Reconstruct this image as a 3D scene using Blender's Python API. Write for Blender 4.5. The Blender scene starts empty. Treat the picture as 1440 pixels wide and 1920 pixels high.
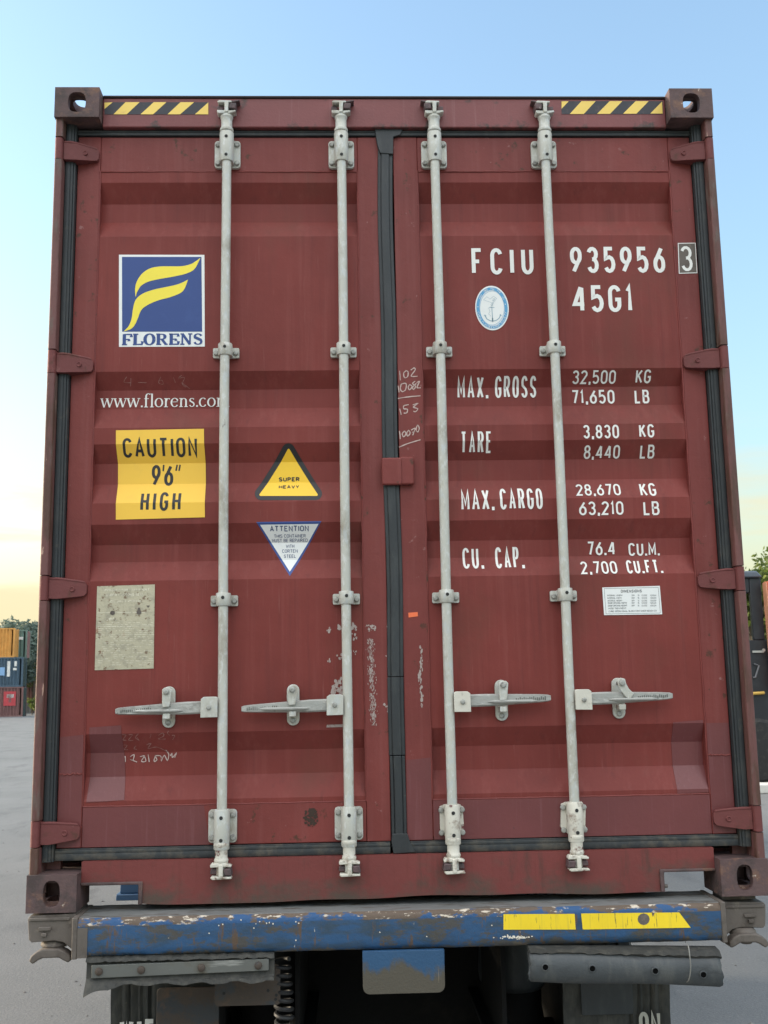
import bpy, bmesh, math, random
from mathutils import Vector, Matrix
random.seed(11)
rad = math.radians
scene = bpy.context.scene
COL = scene.collection
ZB = 1.25                                   # height of the container's underside above the yard

# ------------------------------------------------------------------ camera
F, CX, CY, CZ, YAW, PIT, ROL = 1997.172, -0.165402, -3.639221, 0.699662, 0.034977, 0.163561, -0.017333
_cy, _sy, _cp, _sp = math.cos(YAW), math.sin(YAW), math.cos(PIT), math.sin(PIT)
FWD = Vector((_sy*_cp, _cy*_cp, _sp)); _rt = Vector((_cy, -_sy, 0)); _up = _rt.cross(FWD)
RGT = math.cos(ROL)*_rt + math.sin(ROL)*_up
UPV = -math.sin(ROL)*_rt + math.cos(ROL)*_up
cam = bpy.data.cameras.new('camera'); cam_o = bpy.data.objects.new('camera', cam); COL.objects.link(cam_o)
m = Matrix.Identity(4)
for i in range(3):
    m[i][0], m[i][1], m[i][2] = RGT[i], UPV[i], -FWD[i]
m[0][3], m[1][3], m[2][3] = CX, CY, CZ+ZB
cam_o.matrix_world = m
cam.sensor_fit = 'HORIZONTAL'; cam.sensor_width = 36; cam.lens = F/1440*36
cam.clip_start = .05; cam.clip_end = 5000
cam.dof.use_dof = True; cam.dof.focus_distance = 3.75; cam.dof.aperture_fstop = 16
scene.camera = cam_o

# ------------------------------------------------------------------ world, sun, exposure
SUN_AZ, SUN_EL = rad(-75), rad(12)         # low evening sun to the left, a little behind the container
w = bpy.data.worlds.new('World'); scene.world = w; w.use_nodes = True
nt = w.node_tree; nt.nodes.clear()
out = nt.nodes.new('ShaderNodeOutputWorld'); bg = nt.nodes.new('ShaderNodeBackground')
sky = nt.nodes.new('ShaderNodeTexSky'); sky.sky_type = 'NISHITA'; sky.sun_disc = False
sky.sun_elevation = SUN_EL; sky.sun_rotation = SUN_AZ; sky.air_density = 1.6; sky.dust_density = 2.5; sky.ozone_density = 4
sky.altitude = 50
bg.inputs['Strength'].default_value = .15
tc = nt.nodes.new('ShaderNodeTexCoord'); mp = nt.nodes.new('ShaderNodeMapping'); mp.inputs['Scale'].default_value = (2.2, 2.2, 16)
nz = nt.nodes.new('ShaderNodeTexNoise'); nz.inputs['Scale'].default_value = 1.7; nz.inputs['Detail'].default_value = 7; nz.inputs['Roughness'].default_value = .55
cr = nt.nodes.new('ShaderNodeValToRGB'); cr.color_ramp.elements[0].position = .42; cr.color_ramp.elements[1].position = .60
sep = nt.nodes.new('ShaderNodeSeparateXYZ'); band = nt.nodes.new('ShaderNodeMapRange'); band.inputs[1].default_value = .27; band.inputs[2].default_value = .10
mul = nt.nodes.new('ShaderNodeMath'); mul.operation = 'MULTIPLY'; mul2 = nt.nodes.new('ShaderNodeMath'); mul2.operation = 'MULTIPLY'; mul2.inputs[1].default_value = .85
mix = nt.nodes.new('ShaderNodeMix'); mix.data_type = 'RGBA'; mix.inputs['B'].default_value = (1.95, 1.72, 1.12, 1)
L = nt.links.new
FILL_CLOUD = 7.6  # brightness of the added cloud that fills light onto the doors
L(tc.outputs['Generated'], mp.inputs['Vector']); L(mp.outputs['Vector'], nz.inputs['Vector']); L(nz.outputs[0], cr.inputs[0])
L(tc.outputs['Generated'], sep.inputs[0]); L(sep.outputs['Z'], band.inputs[0])
L(cr.outputs[0], mul.inputs[0]); L(band.outputs[0], mul.inputs[1]); L(mul.outputs[0], mul2.inputs[0])
L(mul2.outputs[0], mix.inputs['Factor']); hz = nt.nodes.new('ShaderNodeHueSaturation'); hz.inputs['Saturation'].default_value = .88; L(sky.outputs[0], hz.inputs['Color']); L(hz.outputs[0], mix.inputs['A'])
# unseen broken cloud bank, added behind the camera to brighten the doors
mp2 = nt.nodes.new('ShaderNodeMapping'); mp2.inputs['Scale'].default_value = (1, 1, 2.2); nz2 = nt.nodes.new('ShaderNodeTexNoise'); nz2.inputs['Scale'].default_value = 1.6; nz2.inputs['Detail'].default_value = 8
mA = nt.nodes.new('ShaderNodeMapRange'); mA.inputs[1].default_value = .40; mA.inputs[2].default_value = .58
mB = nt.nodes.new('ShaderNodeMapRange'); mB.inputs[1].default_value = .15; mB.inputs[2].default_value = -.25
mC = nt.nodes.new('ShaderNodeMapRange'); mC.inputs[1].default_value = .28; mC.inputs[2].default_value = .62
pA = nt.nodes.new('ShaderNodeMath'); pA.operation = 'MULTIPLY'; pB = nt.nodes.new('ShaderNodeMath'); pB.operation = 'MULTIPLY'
mixc = nt.nodes.new('ShaderNodeMix'); mixc.data_type = 'RGBA'; mixc.inputs['B'].default_value = (FILL_CLOUD*1.0, FILL_CLOUD*.97, FILL_CLOUD*.93, 1)
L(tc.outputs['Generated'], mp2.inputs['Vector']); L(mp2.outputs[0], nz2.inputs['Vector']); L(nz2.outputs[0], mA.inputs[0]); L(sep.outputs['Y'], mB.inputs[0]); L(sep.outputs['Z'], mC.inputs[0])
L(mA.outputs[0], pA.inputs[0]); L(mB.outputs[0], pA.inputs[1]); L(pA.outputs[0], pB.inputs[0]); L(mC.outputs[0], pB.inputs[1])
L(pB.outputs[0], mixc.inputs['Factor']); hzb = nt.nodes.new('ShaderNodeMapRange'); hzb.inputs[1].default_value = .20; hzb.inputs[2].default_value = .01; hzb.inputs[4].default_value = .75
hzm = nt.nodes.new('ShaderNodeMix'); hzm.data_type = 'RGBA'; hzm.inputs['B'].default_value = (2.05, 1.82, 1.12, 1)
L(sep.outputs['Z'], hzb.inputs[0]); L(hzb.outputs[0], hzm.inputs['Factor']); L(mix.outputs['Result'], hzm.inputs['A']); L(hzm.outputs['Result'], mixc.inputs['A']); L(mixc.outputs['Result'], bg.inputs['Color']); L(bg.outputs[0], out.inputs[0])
sl = bpy.data.lights.new('sun', 'SUN'); sl.energy = 1.7; sl.angle = rad(9); sl.color = (1, .86, .66)
so = bpy.data.objects.new('sun', sl); COL.objects.link(so)
sd = Vector((math.sin(SUN_AZ)*math.cos(SUN_EL), math.cos(SUN_AZ)*math.cos(SUN_EL), math.sin(SUN_EL)))
so.rotation_euler = sd.to_track_quat('Z', 'Y').to_euler(); so.location = (-30, 40, 30)
vs = scene.view_settings; vs.view_transform = 'Standard'; vs.look = 'None'; vs.gamma = 1; vs.use_curve_mapping = False
vs.exposure = 1.72
scene.cycles.use_denoising = True
scene.cycles.max_bounces = 8

# ------------------------------------------------------------------ pixel -> container coordinates on a plane Y
def at(px, py, Y):
    d = FWD + RGT*((px-720)/F) - UPV*((py-960)/F)
    t = (Y-CY)/d.y
    return Vector((CX+t*d.x, Y, CZ+t*d.z))
YD = .085                                    # outer face of the door panels
DEP = .036
GROOVES = [(2.563, 2.494, 2.422, 2.351), (1.837, 1.777, 1.707, 1.629), (1.570, 1.506, 1.431, 1.357), (1.281, 1.213, 1.152, 1.082), (.561, .496, .416, .339)]
BREAKS = sorted(z for g in GROOVES for z in g)
def prof(z):                                 # depth of the corrugated door panel at height z
    for a, b, c, d in GROOVES:
        if d < z < a:
            if z > b: return YD + DEP*(a-z)/(a-b)
            if z < c: return YD + DEP*(z-d)/(c-d)
            return YD + DEP
    return YD
def dpt(px, py):
    y = YD
    for _ in range(5):
        p = at(px, py, y); y = prof(p.z)
    return (p.x, p.z)

# ------------------------------------------------------------------ materials
def mat(name, base, rough=.6, metal=0, layers=(), bump=0, bscale=120, spec=.5, var=.12, vscale=3.0, vstretch=(1, 1, 1), dent=0):
    """layers: (colour, scale, threshold, softness, stretch, extra) ; extra: dict(zlo,zhi,amt) height dependence of the wear, rough"""
    M = bpy.data.materials.new(name); M.use_nodes = True
    n = M.node_tree; P = n.nodes['Principled BSDF']; lk = n.links.new
    P.inputs['Roughness'].default_value = rough; P.inputs['Metallic'].default_value = metal; P.inputs['Specular IOR Level'].default_value = spec
    T = n.nodes.new('ShaderNodeTexCoord'); oi = n.nodes.new('ShaderNodeObjectInfo')
    off = n.nodes.new('ShaderNodeVectorMath'); off.operation = 'ADD'
    sc_ = n.nodes.new('ShaderNodeVectorMath'); sc_.operation = 'SCALE'; sc_.inputs['Scale'].default_value = 37
    cmb = n.nodes.new('ShaderNodeCombineXYZ'); lk(oi.outputs['Random'], cmb.inputs[0]); lk(oi.outputs['Random'], cmb.inputs[1]); lk(cmb.outputs[0], sc_.inputs[0])
    lk(T.outputs['Object'], off.inputs[0]); lk(sc_.outputs[0], off.inputs[1])
    def noise(scale, stretch, detail=6, r=.6):
        mp = n.nodes.new('ShaderNodeMapping'); mp.inputs['Scale'].default_value = stretch; lk(off.outputs[0], mp.inputs[0])
        z = n.nodes.new('ShaderNodeTexNoise'); z.inputs['Scale'].default_value = scale; z.inputs['Detail'].default_value = detail; z.inputs['Roughness'].default_value = r
        lk(mp.outputs[0], z.inputs['Vector']); return z.outputs[0]
    hsv = n.nodes.new('ShaderNodeHueSaturation'); hsv.inputs['Color'].default_value = (*base, 1)
    mr = n.nodes.new('ShaderNodeMapRange'); mr.inputs[1].default_value = .3; mr.inputs[2].default_value = .7; mr.inputs[3].default_value = 1-var; mr.inputs[4].default_value = 1+var
    lk(noise(vscale, vstretch), mr.inputs[0]); lk(mr.outputs[0], hsv.inputs['Value'])
    cur = hsv.outputs[0]; rcur = None
    for lay in layers:
        colr, scale, thr, soft, stretch = lay[:5]; ex = lay[5] if len(lay) > 5 else {}
        v = noise(scale, stretch, 8, ex.get('nr', .65))
        if 'amt' in ex:
            sp = n.nodes.new('ShaderNodeSeparateXYZ'); lk(T.outputs['Object'], sp.inputs[0])
            z = n.nodes.new('ShaderNodeMapRange'); z.inputs[1].default_value = ex['zlo']; z.inputs[2].default_value = ex['zhi']; z.inputs[3].default_value = ex['amt']; z.inputs[4].default_value = 0
            lk(sp.outputs[ex.get('ax', 'Z')], z.inputs[0]); a = n.nodes.new('ShaderNodeMath'); a.operation = 'ADD'; lk(v, a.inputs[0]); lk(z.outputs[0], a.inputs[1]); v = a.outputs[0]
        k = n.nodes.new('ShaderNodeMapRange'); k.inputs[1].default_value = thr; k.inputs[2].default_value = thr+soft; k.inputs[4].default_value = ex.get('max', 1); lk(v, k.inputs[0])
        x = n.nodes.new('ShaderNodeMix'); x.data_type = 'RGBA'; x.inputs['B'].default_value = (*colr, 1); lk(k.outputs[0], x.inputs['Factor']); lk(cur, x.inputs['A']); cur = x.outputs['Result']
        if 'rough' in ex:
            q = n.nodes.new('ShaderNodeMix'); q.inputs['B'].default_value = ex['rough']; lk(k.outputs[0], q.inputs['Factor'])
            if rcur is None: q.inputs['A'].default_value = rough
            else: lk(rcur, q.inputs['A'])
            rcur = q.outputs['Result']
    lk(cur, P.inputs['Base Color'])
    if rcur is not None: lk(rcur, P.inputs['Roughness'])
    if bump:
        b = n.nodes.new('ShaderNodeBump'); b.inputs['Strength'].default_value = bump; b.inputs['Distance'].default_value = .004
        lk(noise(bscale, (1, 1, 1), 4), b.inputs['Height']); 
        if dent:
            b2 = n.nodes.new('ShaderNodeBump'); b2.inputs['Strength'].default_value = dent; b2.inputs['Distance'].default_value = .02
            lk(noise(5, (1, 1, .8), 2, .4), b2.inputs['Height']); lk(b2.outputs[0], b.inputs['Normal'])
        lk(b.outputs[0], P.inputs['Normal'])
    return M
U1 = (1, 1, 1); VS = (9, 9, .35)
RUST = (.075, .035, .022); DUST = (.20, .155, .13)
M_paint = mat('maroon_paint', (.184, .037, .031), .5, 0, spec=.22, layers=[
    ((.24, .066, .058), 3.2, .5, .25, VS, {'max': .5}), ((.125, .030, .027), 5, .55, .18, VS, {'max': .6}), ((.26, .095, .085), 9, .63, .08, (14, 14, .6), {'max': .4}), ((.13, .045, .032), 2.2, .54, .12, (1, 1, .6), {'max': .45}),
    ((.11, .035, .03), 26, .70, .04, U1, {'max': .8}), ((.30, .15, .14), 34, .73, .03, U1, {'max': .6})], bump=.14, bscale=60, dent=.34, var=.16, vscale=2.2)
M_stile = mat('maroon_frame_paint', (.180, .039, .034), .5, 0, spec=.28, layers=[
    ((.225, .068, .062), 4, .5, .25, VS, {'max': .5}), (RUST, 17, .62, .05, U1, {'max': .85}), ((.32, .17, .16), 30, .66, .04, U1, {'max': .6})], bump=.3, bscale=45, dent=.25, var=.15)
M_patch = mat('fresh_maroon_paint', (.140, .035, .036), .42, 0, [((.20, .075, .08), 8, .56, .2, (12, 12, .4), {'max': .6}), ((.10, .03, .034), 24, .66, .06, U1)], bump=.15, bscale=60)
M_post = mat('rusty_maroon_paint', (.135, .052, .047), .6, 0, [
    (RUST, 7, .47, .12, (2.5, 2.5, .5), {'max': .9}), ((.12, .09, .075), 11, .54, .12, (2, 2, .6), {'max': .8}), ((.42, .26, .20), 26, .655, .03, (2, 2, .35))], bump=.35, bscale=50)
M_cast = mat('worn_casting', (.105, .062, .060), .7, 0, [
    ((.055, .038, .036), 12, .46, .15, U1, {'max': .9}), ((.17, .09, .062), 14, .535, .10, U1), ((.5, .43, .36), 28, .665, .03, U1)], bump=.8, bscale=38)
M_sill = mat('dirty_maroon_paint', (.17, .042, .038), .55, 0, spec=.3, layers=[
    ((.085, .058, .046), 6, .60, .22, (1, 1, 1.3), {'zlo': .005, 'zhi': .13, 'amt': .26}), ((.07, .04, .032), 9, .56, .14, (2.5, 2.5, .5), {'max': .6}), ((.14, .035, .03), 5, .56, .12, (14, 14, .5), {'max': .6}),
    (RUST, 26, .68, .05, U1), ((.5, .38, .33), 40, .735, .02, U1)], bump=.3, bscale=50)
M_head = mat('header_paint', (.185, .048, .048), .5, 0, [
    ((.06, .035, .03), 15, .64, .10, U1, {'zlo': 2.765, 'zhi': 2.81, 'amt': .17}), ((.27, .12, .12), 6, .56, .2, VS, {'max': .5}), (RUST, 30, .69, .04, U1)], bump=.2, dent=.15)
M_hinge = mat('hinge_paint', (.150, .044, .042), .6, 0, spec=.3, layers=[(RUST, 14, .56, .10, U1, {'max': .7}), ((.24, .10, .09), 24, .64, .06, U1, {'max': .6})], bump=.4, bscale=50)
M_lip = mat('dark_lip', (.035, .028, .03), .7)
M_galv = mat('galvanised_steel', (.49, .485, .43), .5, .1, [((.25, .21, .155), 9, .54, .14, (1, 1, .5), {'max': .7}), ((.22, .14, .09), 12, .66, .12, (1, 1, .5), {'zlo': .1, 'zhi': .7, 'amt': .16, 'max': .7}), ((.13, .075, .045), 20, .66, .05, (1, 1, .6), {'max': .8}), 
    ((.66, .67, .66), 70, .52, .12, (1, 1, .5), {'max': .55}), ((.47, .50, .50), 38, .54, .10, (1, 1, .5), {'max': .6}), ((.50, .43, .35), 14, .63, .12, (1, 1, .6), {'max': .55}), ((.16, .13, .11), 40, .71, .03, U1)], bump=.15, bscale=150, var=.05)
M_hand = mat('worn_handle_steel', (.36, .36, .335), .5, .2, [((.22, .21, .19), 14, .52, .12, (1, 1, 2), {'max': .8}), ((.58, .57, .53), 18, .56, .1, (1, 1, 3), {'max': .6}), ((.10, .09, .08), 40, .64, .05, U1)], bump=.4, bscale=90)
M_white = mat('chipped_cream_paint', (.62, .59, .51), .5, 0, [((.30, .27, .22), 20, .55, .10, U1, {'max': .8}), ((.16, .09, .055), 14, .60, .10, U1, {'zlo': .10, 'zhi': .24, 'amt': .10, 'max': .85}), ((.10, .06, .05), 34, .66, .03, U1), ((.13, .04, .04), 20, .60, .04, U1)], bump=.35, bscale=70)
M_bolt = mat('bolt_steel', (.36, .36, .33), .55, .3, [((.10, .09, .08), 60, .5, .2, U1)])
M_dark = mat('dark_hole', (.02, .02, .02), .8)
M_keep = mat('keeper_steel', (.10, .06, .062), .6, 0, [((.05, .04, .04), 30, .45, .2, U1), ((.30, .26, .24), 45, .64, .05, U1)], bump=.5, bscale=90)
M_rub = mat('black_rubber', (.022, .026, .029), .5, 0, [((.042, .047, .048), 9, .48, .25, (3, 3, .7)), ((.11, .105, .09), 22, .66, .10, (1, 1, 1), {'max': .7})], bump=.25, bscale=60)
M_rubd = mat('dusty_rubber', (.030, .030, .027), .75, 0, [((.060, .057, .048), 8, .46, .2, (4, 4, 1.5)), ((.022, .022, .02), 14, .56, .12, (9, 9, 1.2)), ((.15, .135, .11), 30, .66, .08, U1)], bump=.5, bscale=50)
M_seal = mat('door_seal_rubber', (.024, .029, .032), .55, 0, [((.045, .048, .046), 9, .50, .22, (3, 3, 1)), ((.085, .075, .058), 14, .60, .16, (1.5, 1, 1.5), {'zlo': .15, 'zhi': .30, 'amt': .16, 'max': .8})], bump=.3, bscale=50)
def flat(name, c, rough=.55, dirt=.25, dcol=(.12, .10, .09), thr=.6, stretch=(1, 1, 1), scale=22):
    return mat(name, c, rough, 0, [(dcol, scale, thr, .16, stretch, {'max': dirt})], var=.05)
M_wht = flat('white_lettering', (.78, .77, .73), .6, .25, (.3, .14, .12), .62)
M_chalk = flat('chalk', (.55, .42, .38), .9, .7, (.26, .09, .08), .56, scale=70)
M_chalkf = flat('faint_chalk', (.31, .15, .135), .9, .8, (.2, .06, .05), .45, scale=60)
M_stw = flat('white_sticker', (.78, .79, .77), .5, .12)
M_blue = flat('blue_sticker', (.020, .055, .215), .45, .25, (.045, .10, .29), .55, scale=9)
M_yel = flat('yellow_sticker', (.88, .72, .06), .45, .1)
M_cau = flat('amber_sticker', (.86, .52, .055), .5, .12, (.5, .3, .08))
M_sup = flat('amber_reflective', (.92, .57, .03), .42, .12, (.5, .3, .08))
M_blk = flat('black_print', (.018, .018, .02), .5, .15, (.1, .1, .1))
M_blkf = flat('faded_black_print', (.05, .055, .065), .6, .4, (.2, .2, .2), .5)
M_navy = flat('navy_print', (.06, .085, .18), .6, .3, (.3, .3, .35), .55)
M_trib = flat('blue_border', (.035, .075, .26), .5, .3, (.1, .15, .35))
M_ccs = flat('pale_blue_print', (.10, .33, .56), .5, .10, (.4, .55, .65))
M_haz = flat('hazard_black', (.028, .030, .04), .55, .5, (.14, .08, .08), .56)
M_hazy = flat('hazard_yellow', (.85, .60, .13), .5, .55, (.45, .28, .14), .62)
M_plate = mat('etched_plate', (.46, .42, .30), .5, 0, [((.31, .28, .21), 30, .5, .15, U1, {'max': .8}), ((.15, .09, .05), 55, .585, .06, U1, {'max': .9}), ((.30, .12, .07), 16, .62, .08, U1, {'max': .6})], bump=.3)
M_platel = mat('etched_lines', (.78, .74, .60), .5, 0, [((.42, .38, .29), 60, .48, .1, U1)])
M_oran = flat('orange_sticker', (.85, .17, .06), .5, .1)
M_scuf = flat('bare_scuff', (.40, .33, .30), .7, .8, (.25, .12, .11), .5, scale=90)
M_beam = mat('chipped_blue_paint', (.020, .072, .165), .5, 0, [
    ((.030, .052, .075), 6, .47, .14, (1.2, 1.2, 4), {'max': .85}), ((.066, .058, .046), 8, .50, .06, (1.0, 1.0, 2.4), {'max': .9, 'nr': .75}), ((.10, .085, .065), 9, .70, .08, (2, 2, 1), {'zlo': -.128, 'zhi': -.10, 'amt': .22}), ((.10, .062, .038), 14, .585, .05, (3.5, 3.5, .5), {'max': .9}), ((.55, .50, .42), 70, .70, .02, (1, 1, .7)),
    ((.62, .54, .44), 60, .73, .02, U1)], bump=.5, bscale=45)
M_beamtop = mat('scraped_grey_top', (.185, .19, .185), .6, .2, [((.10, .085, .07), 8, .52, .12, (1, 3, 1)), ((.30, .31, .30), 6, .58, .1, (.6, 5, 1), {'max': .7})], bump=.3)
M_chip = mat('chipped_edge', (.12, .085, .062), .7, 0, [((.60, .52, .42), 30, .545, .05, (.8, 1, 3.0)), ((.022, .08, .20), 11, .545, .05, (1, 1, 2), {'zlo': -.028, 'zhi': -.016, 'amt': .10})], bump=.8, bscale=60)
M_tape = mat('worn_yellow_tape', (.86, .62, .02), .5, 0, [((.11, .095, .05), 15, .62, .06, (7, 7, .8), {'max': .85}), ((.45, .36, .06), 7, .54, .2, (9, 9, .7), {'max': .5})])
M_lock = mat('dirty_cast_steel', (.125, .105, .09), .7, .1, [((.07, .055, .045), 9, .5, .16, U1), ((.21, .175, .14), 16, .6, .1, U1)], bump=.45, bscale=45)
M_frame = mat('dirty_chassis', (.006, .006, .006), .9, 0, spec=.2, layers=[((.016, .014, .012), 5, .55, .2, U1)], bump=.3)
M_rustp = mat('rusty_plate', (.060, .044, .034), .75, 0, [((.040, .042, .046), 9, .52, .08, U1), ((.105, .062, .038), 14, .56, .14, U1)], bump=.5, bscale=60)
M_strip = mat('scuffed_flat_bar', (.125, .128, .118), .55, .2, [((.28, .28, .26), 10, .56, .12, (.5, 4, 4)), ((.10, .085, .06), 6, .55, .15, U1)])
M_wire = mat('grey_wire', (.28, .27, .25), .5, .5)
M_tong = mat('worn_blue_plate', (.024, .078, .165), .5, 0, [((.085, .074, .056), 6, .60, .14, (2.5, 2.5, 1.2), {'zlo': -.235, 'zhi': -.15, 'amt': .42}), ((.22, .18, .13), 7, .66, .05, (12, 12, .6), {'max': .8})], bump=.35)
M_gnd = mat('yard_concrete', (.165, .165, .16), .85, 0, [
    ((.20, .197, .19), .55, .48, .25, U1, {'max': .8}), ((.105, .105, .105), 1.3, .53, .12, (1, .35, 1), {'max': .7}), ((.085, .083, .08), .8, .60, .05, (1.6, .5, 1), {'max': .55}), ((.10, .10, .098), 7, .69, .05, U1, {'max': .7}), ((.27, .265, .25), 45, .56, .10, U1, {'max': .6}), ((.075, .075, .075), 60, .57, .08, U1, {'max': .7})], bump=.9, bscale=55, vscale=.35)

# ------------------------------------------------------------------ mesh helpers
def tag(o, label=None, cat=None, group=None, kind=None):
    for k, v in (('label', label), ('category', cat), ('group', group), ('kind', kind)):
        if v: o[k] = v
    return o
def empty(name, loc, rz=0):
    o = bpy.data.objects.new(name, None); COL.objects.link(o); o.location = loc; o.rotation_euler = (0, 0, rz); o.empty_display_size = .2; return o
def build(name, bm, mats, parent=None, loc=(0, 0, 0), bevel=0, seg=2, smooth=True, ang=38, norm=True):
    if norm: bmesh.ops.recalc_face_normals(bm, faces=bm.faces[:])
    me = bpy.data.meshes.new(name); bm.to_mesh(me); bm.free()
    for x in (mats if isinstance(mats, (list, tuple)) else [mats]): me.materials.append(x)
    if smooth:
        for p in me.polygons: p.use_smooth = True
        me.set_sharp_from_angle(angle=rad(ang))
    o = bpy.data.objects.new(name, me); COL.objects.link(o); o.location = loc
    if parent: o.parent = parent
    if bevel:
        b = o.modifiers.new('bevel', 'BEVEL'); b.width = bevel; b.segments = seg; b.limit_method = 'ANGLE'; b.angle_limit = rad(40); b.harden_normals = False
    return o
def copy_tree(o, parent=None):
    c = o.copy(); COL.objects.link(c)
    if parent: c.parent = parent
    for ch in list(o.children): copy_tree(ch, c)
    return c
def face(bm, pts, mi=0):
    f = bm.faces.new([bm.verts.new(p) for p in pts]); f.material_index = mi; return f
def box(bm, x0, x1, y0, y1, z0, z1, mi=0):
    v = [bm.verts.new((x, y, z)) for x in (x0, x1) for y in (y0, y1) for z in (z0, z1)]
    for a in ((0, 1, 3, 2), (4, 6, 7, 5), (0, 4, 5, 1), (2, 3, 7, 6), (0, 2, 6, 4), (1, 5, 7, 3)):
        f = bm.faces.new([v[i] for i in a]); f.material_index = mi
def prism(bm, outline, y0, y1, mi=0, axis='Y'):
    """outline in the (x,z) plane pushed along Y (axis 'Y'), in (x,y) along Z ('Z'), in (y,z) along X ('X')"""
    P = {'Y': lambda a, b, t: (a, t, b), 'Z': lambda a, b, t: (a, b, t), 'X': lambda a, b, t: (t, a, b)}[axis]
    A = [bm.verts.new(P(a, b, y0)) for a, b in outline]; B = [bm.verts.new(P(a, b, y1)) for a, b in outline]
    n = len(A)
    for f in (bm.faces.new(A), bm.faces.new(B[::-1])): f.material_index = mi
    for i in range(n):
        f = bm.faces.new((A[i], B[i], B[(i+1) % n], A[(i+1) % n])); f.material_index = mi
def rrect(x0, x1, z0, z1, r, n=5):
    o = []
    for cx, cz, a0 in ((x1-r, z1-r, 0), (x0+r, z1-r, 90), (x0+r, z0+r, 180), (x1-r, z0+r, 270)):
        for k in range(n+1):
            a = rad(a0+90*k/n); o.append((cx+r*math.cos(a), cz+r*math.sin(a)))
    return o
def tube(bm, pts, r, n=10, mi=0, cap=True):
    pts = [Vector(p) for p in pts]; rs = r if isinstance(r, (list, tuple)) else [r]*len(pts)
    rings = []; ref = Vector((.31, .77, .55))
    for i, p in enumerate(pts):
        d = (pts[min(i+1, len(pts)-1)]-pts[max(i-1, 0)]).normalized()
        if i == 0: u = d.cross(ref).normalized()
        else: u = (u-d*u.dot(d)).normalized()
        v = d.cross(u)
        rings.append([bm.verts.new(p+rs[i]*(math.cos(2*math.pi*k/n)*u+math.sin(2*math.pi*k/n)*v)) for k in range(n)])
    for a, b in zip(rings, rings[1:]):
        for k in range(n):
            f = bm.faces.new((a[k], a[(k+1) % n], b[(k+1) % n], b[k])); f.material_index = mi
    if cap:
        for q in (rings[0], rings[-1]): bm.faces.new(q).material_index = mi
def lathe(bm, prof_, c=(0, 0, 0), axis='Z', n=20, mi=0):
    rings = []
    for r, t in prof_:
        ring = []
        for k in range(n):
            a = 2*math.pi*k/n; u, v = r*math.cos(a), r*math.sin(a)
            q = {'Z': (u, v, t), 'Y': (u, t, v), 'X': (t, u, v)}[axis]
            ring.append(bm.verts.new((c[0]+q[0], c[1]+q[1], c[2]+q[2])))
        rings.append(ring)
    for a, b in zip(rings, rings[1:]):
        for k in range(n):
            f = bm.faces.new((a[k], a[(k+1) % n], b[(k+1) % n], b[k])); f.material_index = mi
    for q in (rings[0], rings[-1]): bm.faces.new(q).material_index = mi
def bolt(bm, x, y, z, r, h, mi=0, n=8):      # domed bolt head standing out towards -Y from depth y
    lathe(bm, [(r, y), (r, y-h*.7), (r*.75, y-h), (r*.2, y-h*1.05)], (x, 0, z), 'Y', n, mi)
def plate_hole(bm, w_, h_, t, hw, hh, place, n=28, mi=0):
    """rectangular slab w_ x h_, thickness t, with a rounded hole hw x hh; place(u,v,k) gives the 3-D point"""
    ang = sorted([2*math.pi*k/n for k in range(n)]+[math.atan2(sy*h_, sx*w_) % (2*math.pi) for sx in (1, -1) for sy in (1, -1)])
    O, H = [], []
    for a in ang:
        c, s = math.cos(a), math.sin(a)
        k = min(w_/2/abs(c) if abs(c) > 1e-9 else 1e9, h_/2/abs(s) if abs(s) > 1e-9 else 1e9); O.append((k*c, k*s))
        e = (abs(c/(hw/2))**2.8+abs(s/(hh/2))**2.8)**(-1/2.8); H.append((e*c, e*s))
    V = [[bm.verts.new(place(u, v, d)) for u, v in ring] for ring in (O, H) for d in (0, t)]
    N = len(ang)
    for i in range(N):
        j = (i+1) % N
        for a, b in ((0, 2), (1, 3), (0, 1), (2, 3)):
            f = bm.faces.new((V[a][i], V[a][j], V[b][j], V[b][i])); f.material_index = mi

# ------------------------------------------------------------------ flat graphics (stickers, paint, lettering)
class Sheet:
    def __init__(s): s.bm = bmesh.new()
    def poly(s, pts, mi=0, lift=0):
        f = s.bm.faces.new([s.bm.verts.new((x, -lift, z)) for x, z in pts]); f.material_index = mi
    def rib(s, pts, wd, mi=0, lift=0, closed=False):
        P = [Vector((a, b)) for a, b in pts]
        if closed and (P[0]-P[-1]).length < 1e-6: P.pop()
        n = len(P); ws = wd if isinstance(wd, (list, tuple)) else [wd]*n
        Lf, Rt = [], []
        for i in range(n):
            d0 = (P[i]-P[i-1]) if (i or closed) else None; d1 = (P[(i+1) % n]-P[i]) if (i < n-1 or closed) else None
            if d0 is None or d0.length < 1e-9: d0 = d1
            if d1 is None or d1.length < 1e-9: d1 = d0
            d0, d1 = d0.normalized(), d1.normalized(); t = (d0+d1)
            t = t.normalized() if t.length > 1e-6 else d1
            nn = Vector((-t.y, t.x)); k = 1/max(.45, nn.dot(Vector((-d1.y, d1.x))))
            o = nn*ws[i]*.5*k; Lf.append(P[i]+o); Rt.append(P[i]-o)
        for i in range(n if closed else n-1):
            j = (i+1) % n; s.poly([Lf[i], Lf[j], Rt[j], Rt[i]], mi, lift)
    def done(s, name, mats, parent, fn, off=.0012, breaks=None):
        for z in (BREAKS if breaks is None else breaks):
            bmesh.ops.bisect_plane(s.bm, geom=s.bm.verts[:]+s.bm.edges[:]+s.bm.faces[:], plane_co=(0, 0, z), plane_no=(0, 0, 1))
        for v in s.bm.verts: v.co.y = fn(v.co.z)-off+v.co.y
        return build(name, s.bm, mats, parent, smooth=False, norm=False)

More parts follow.
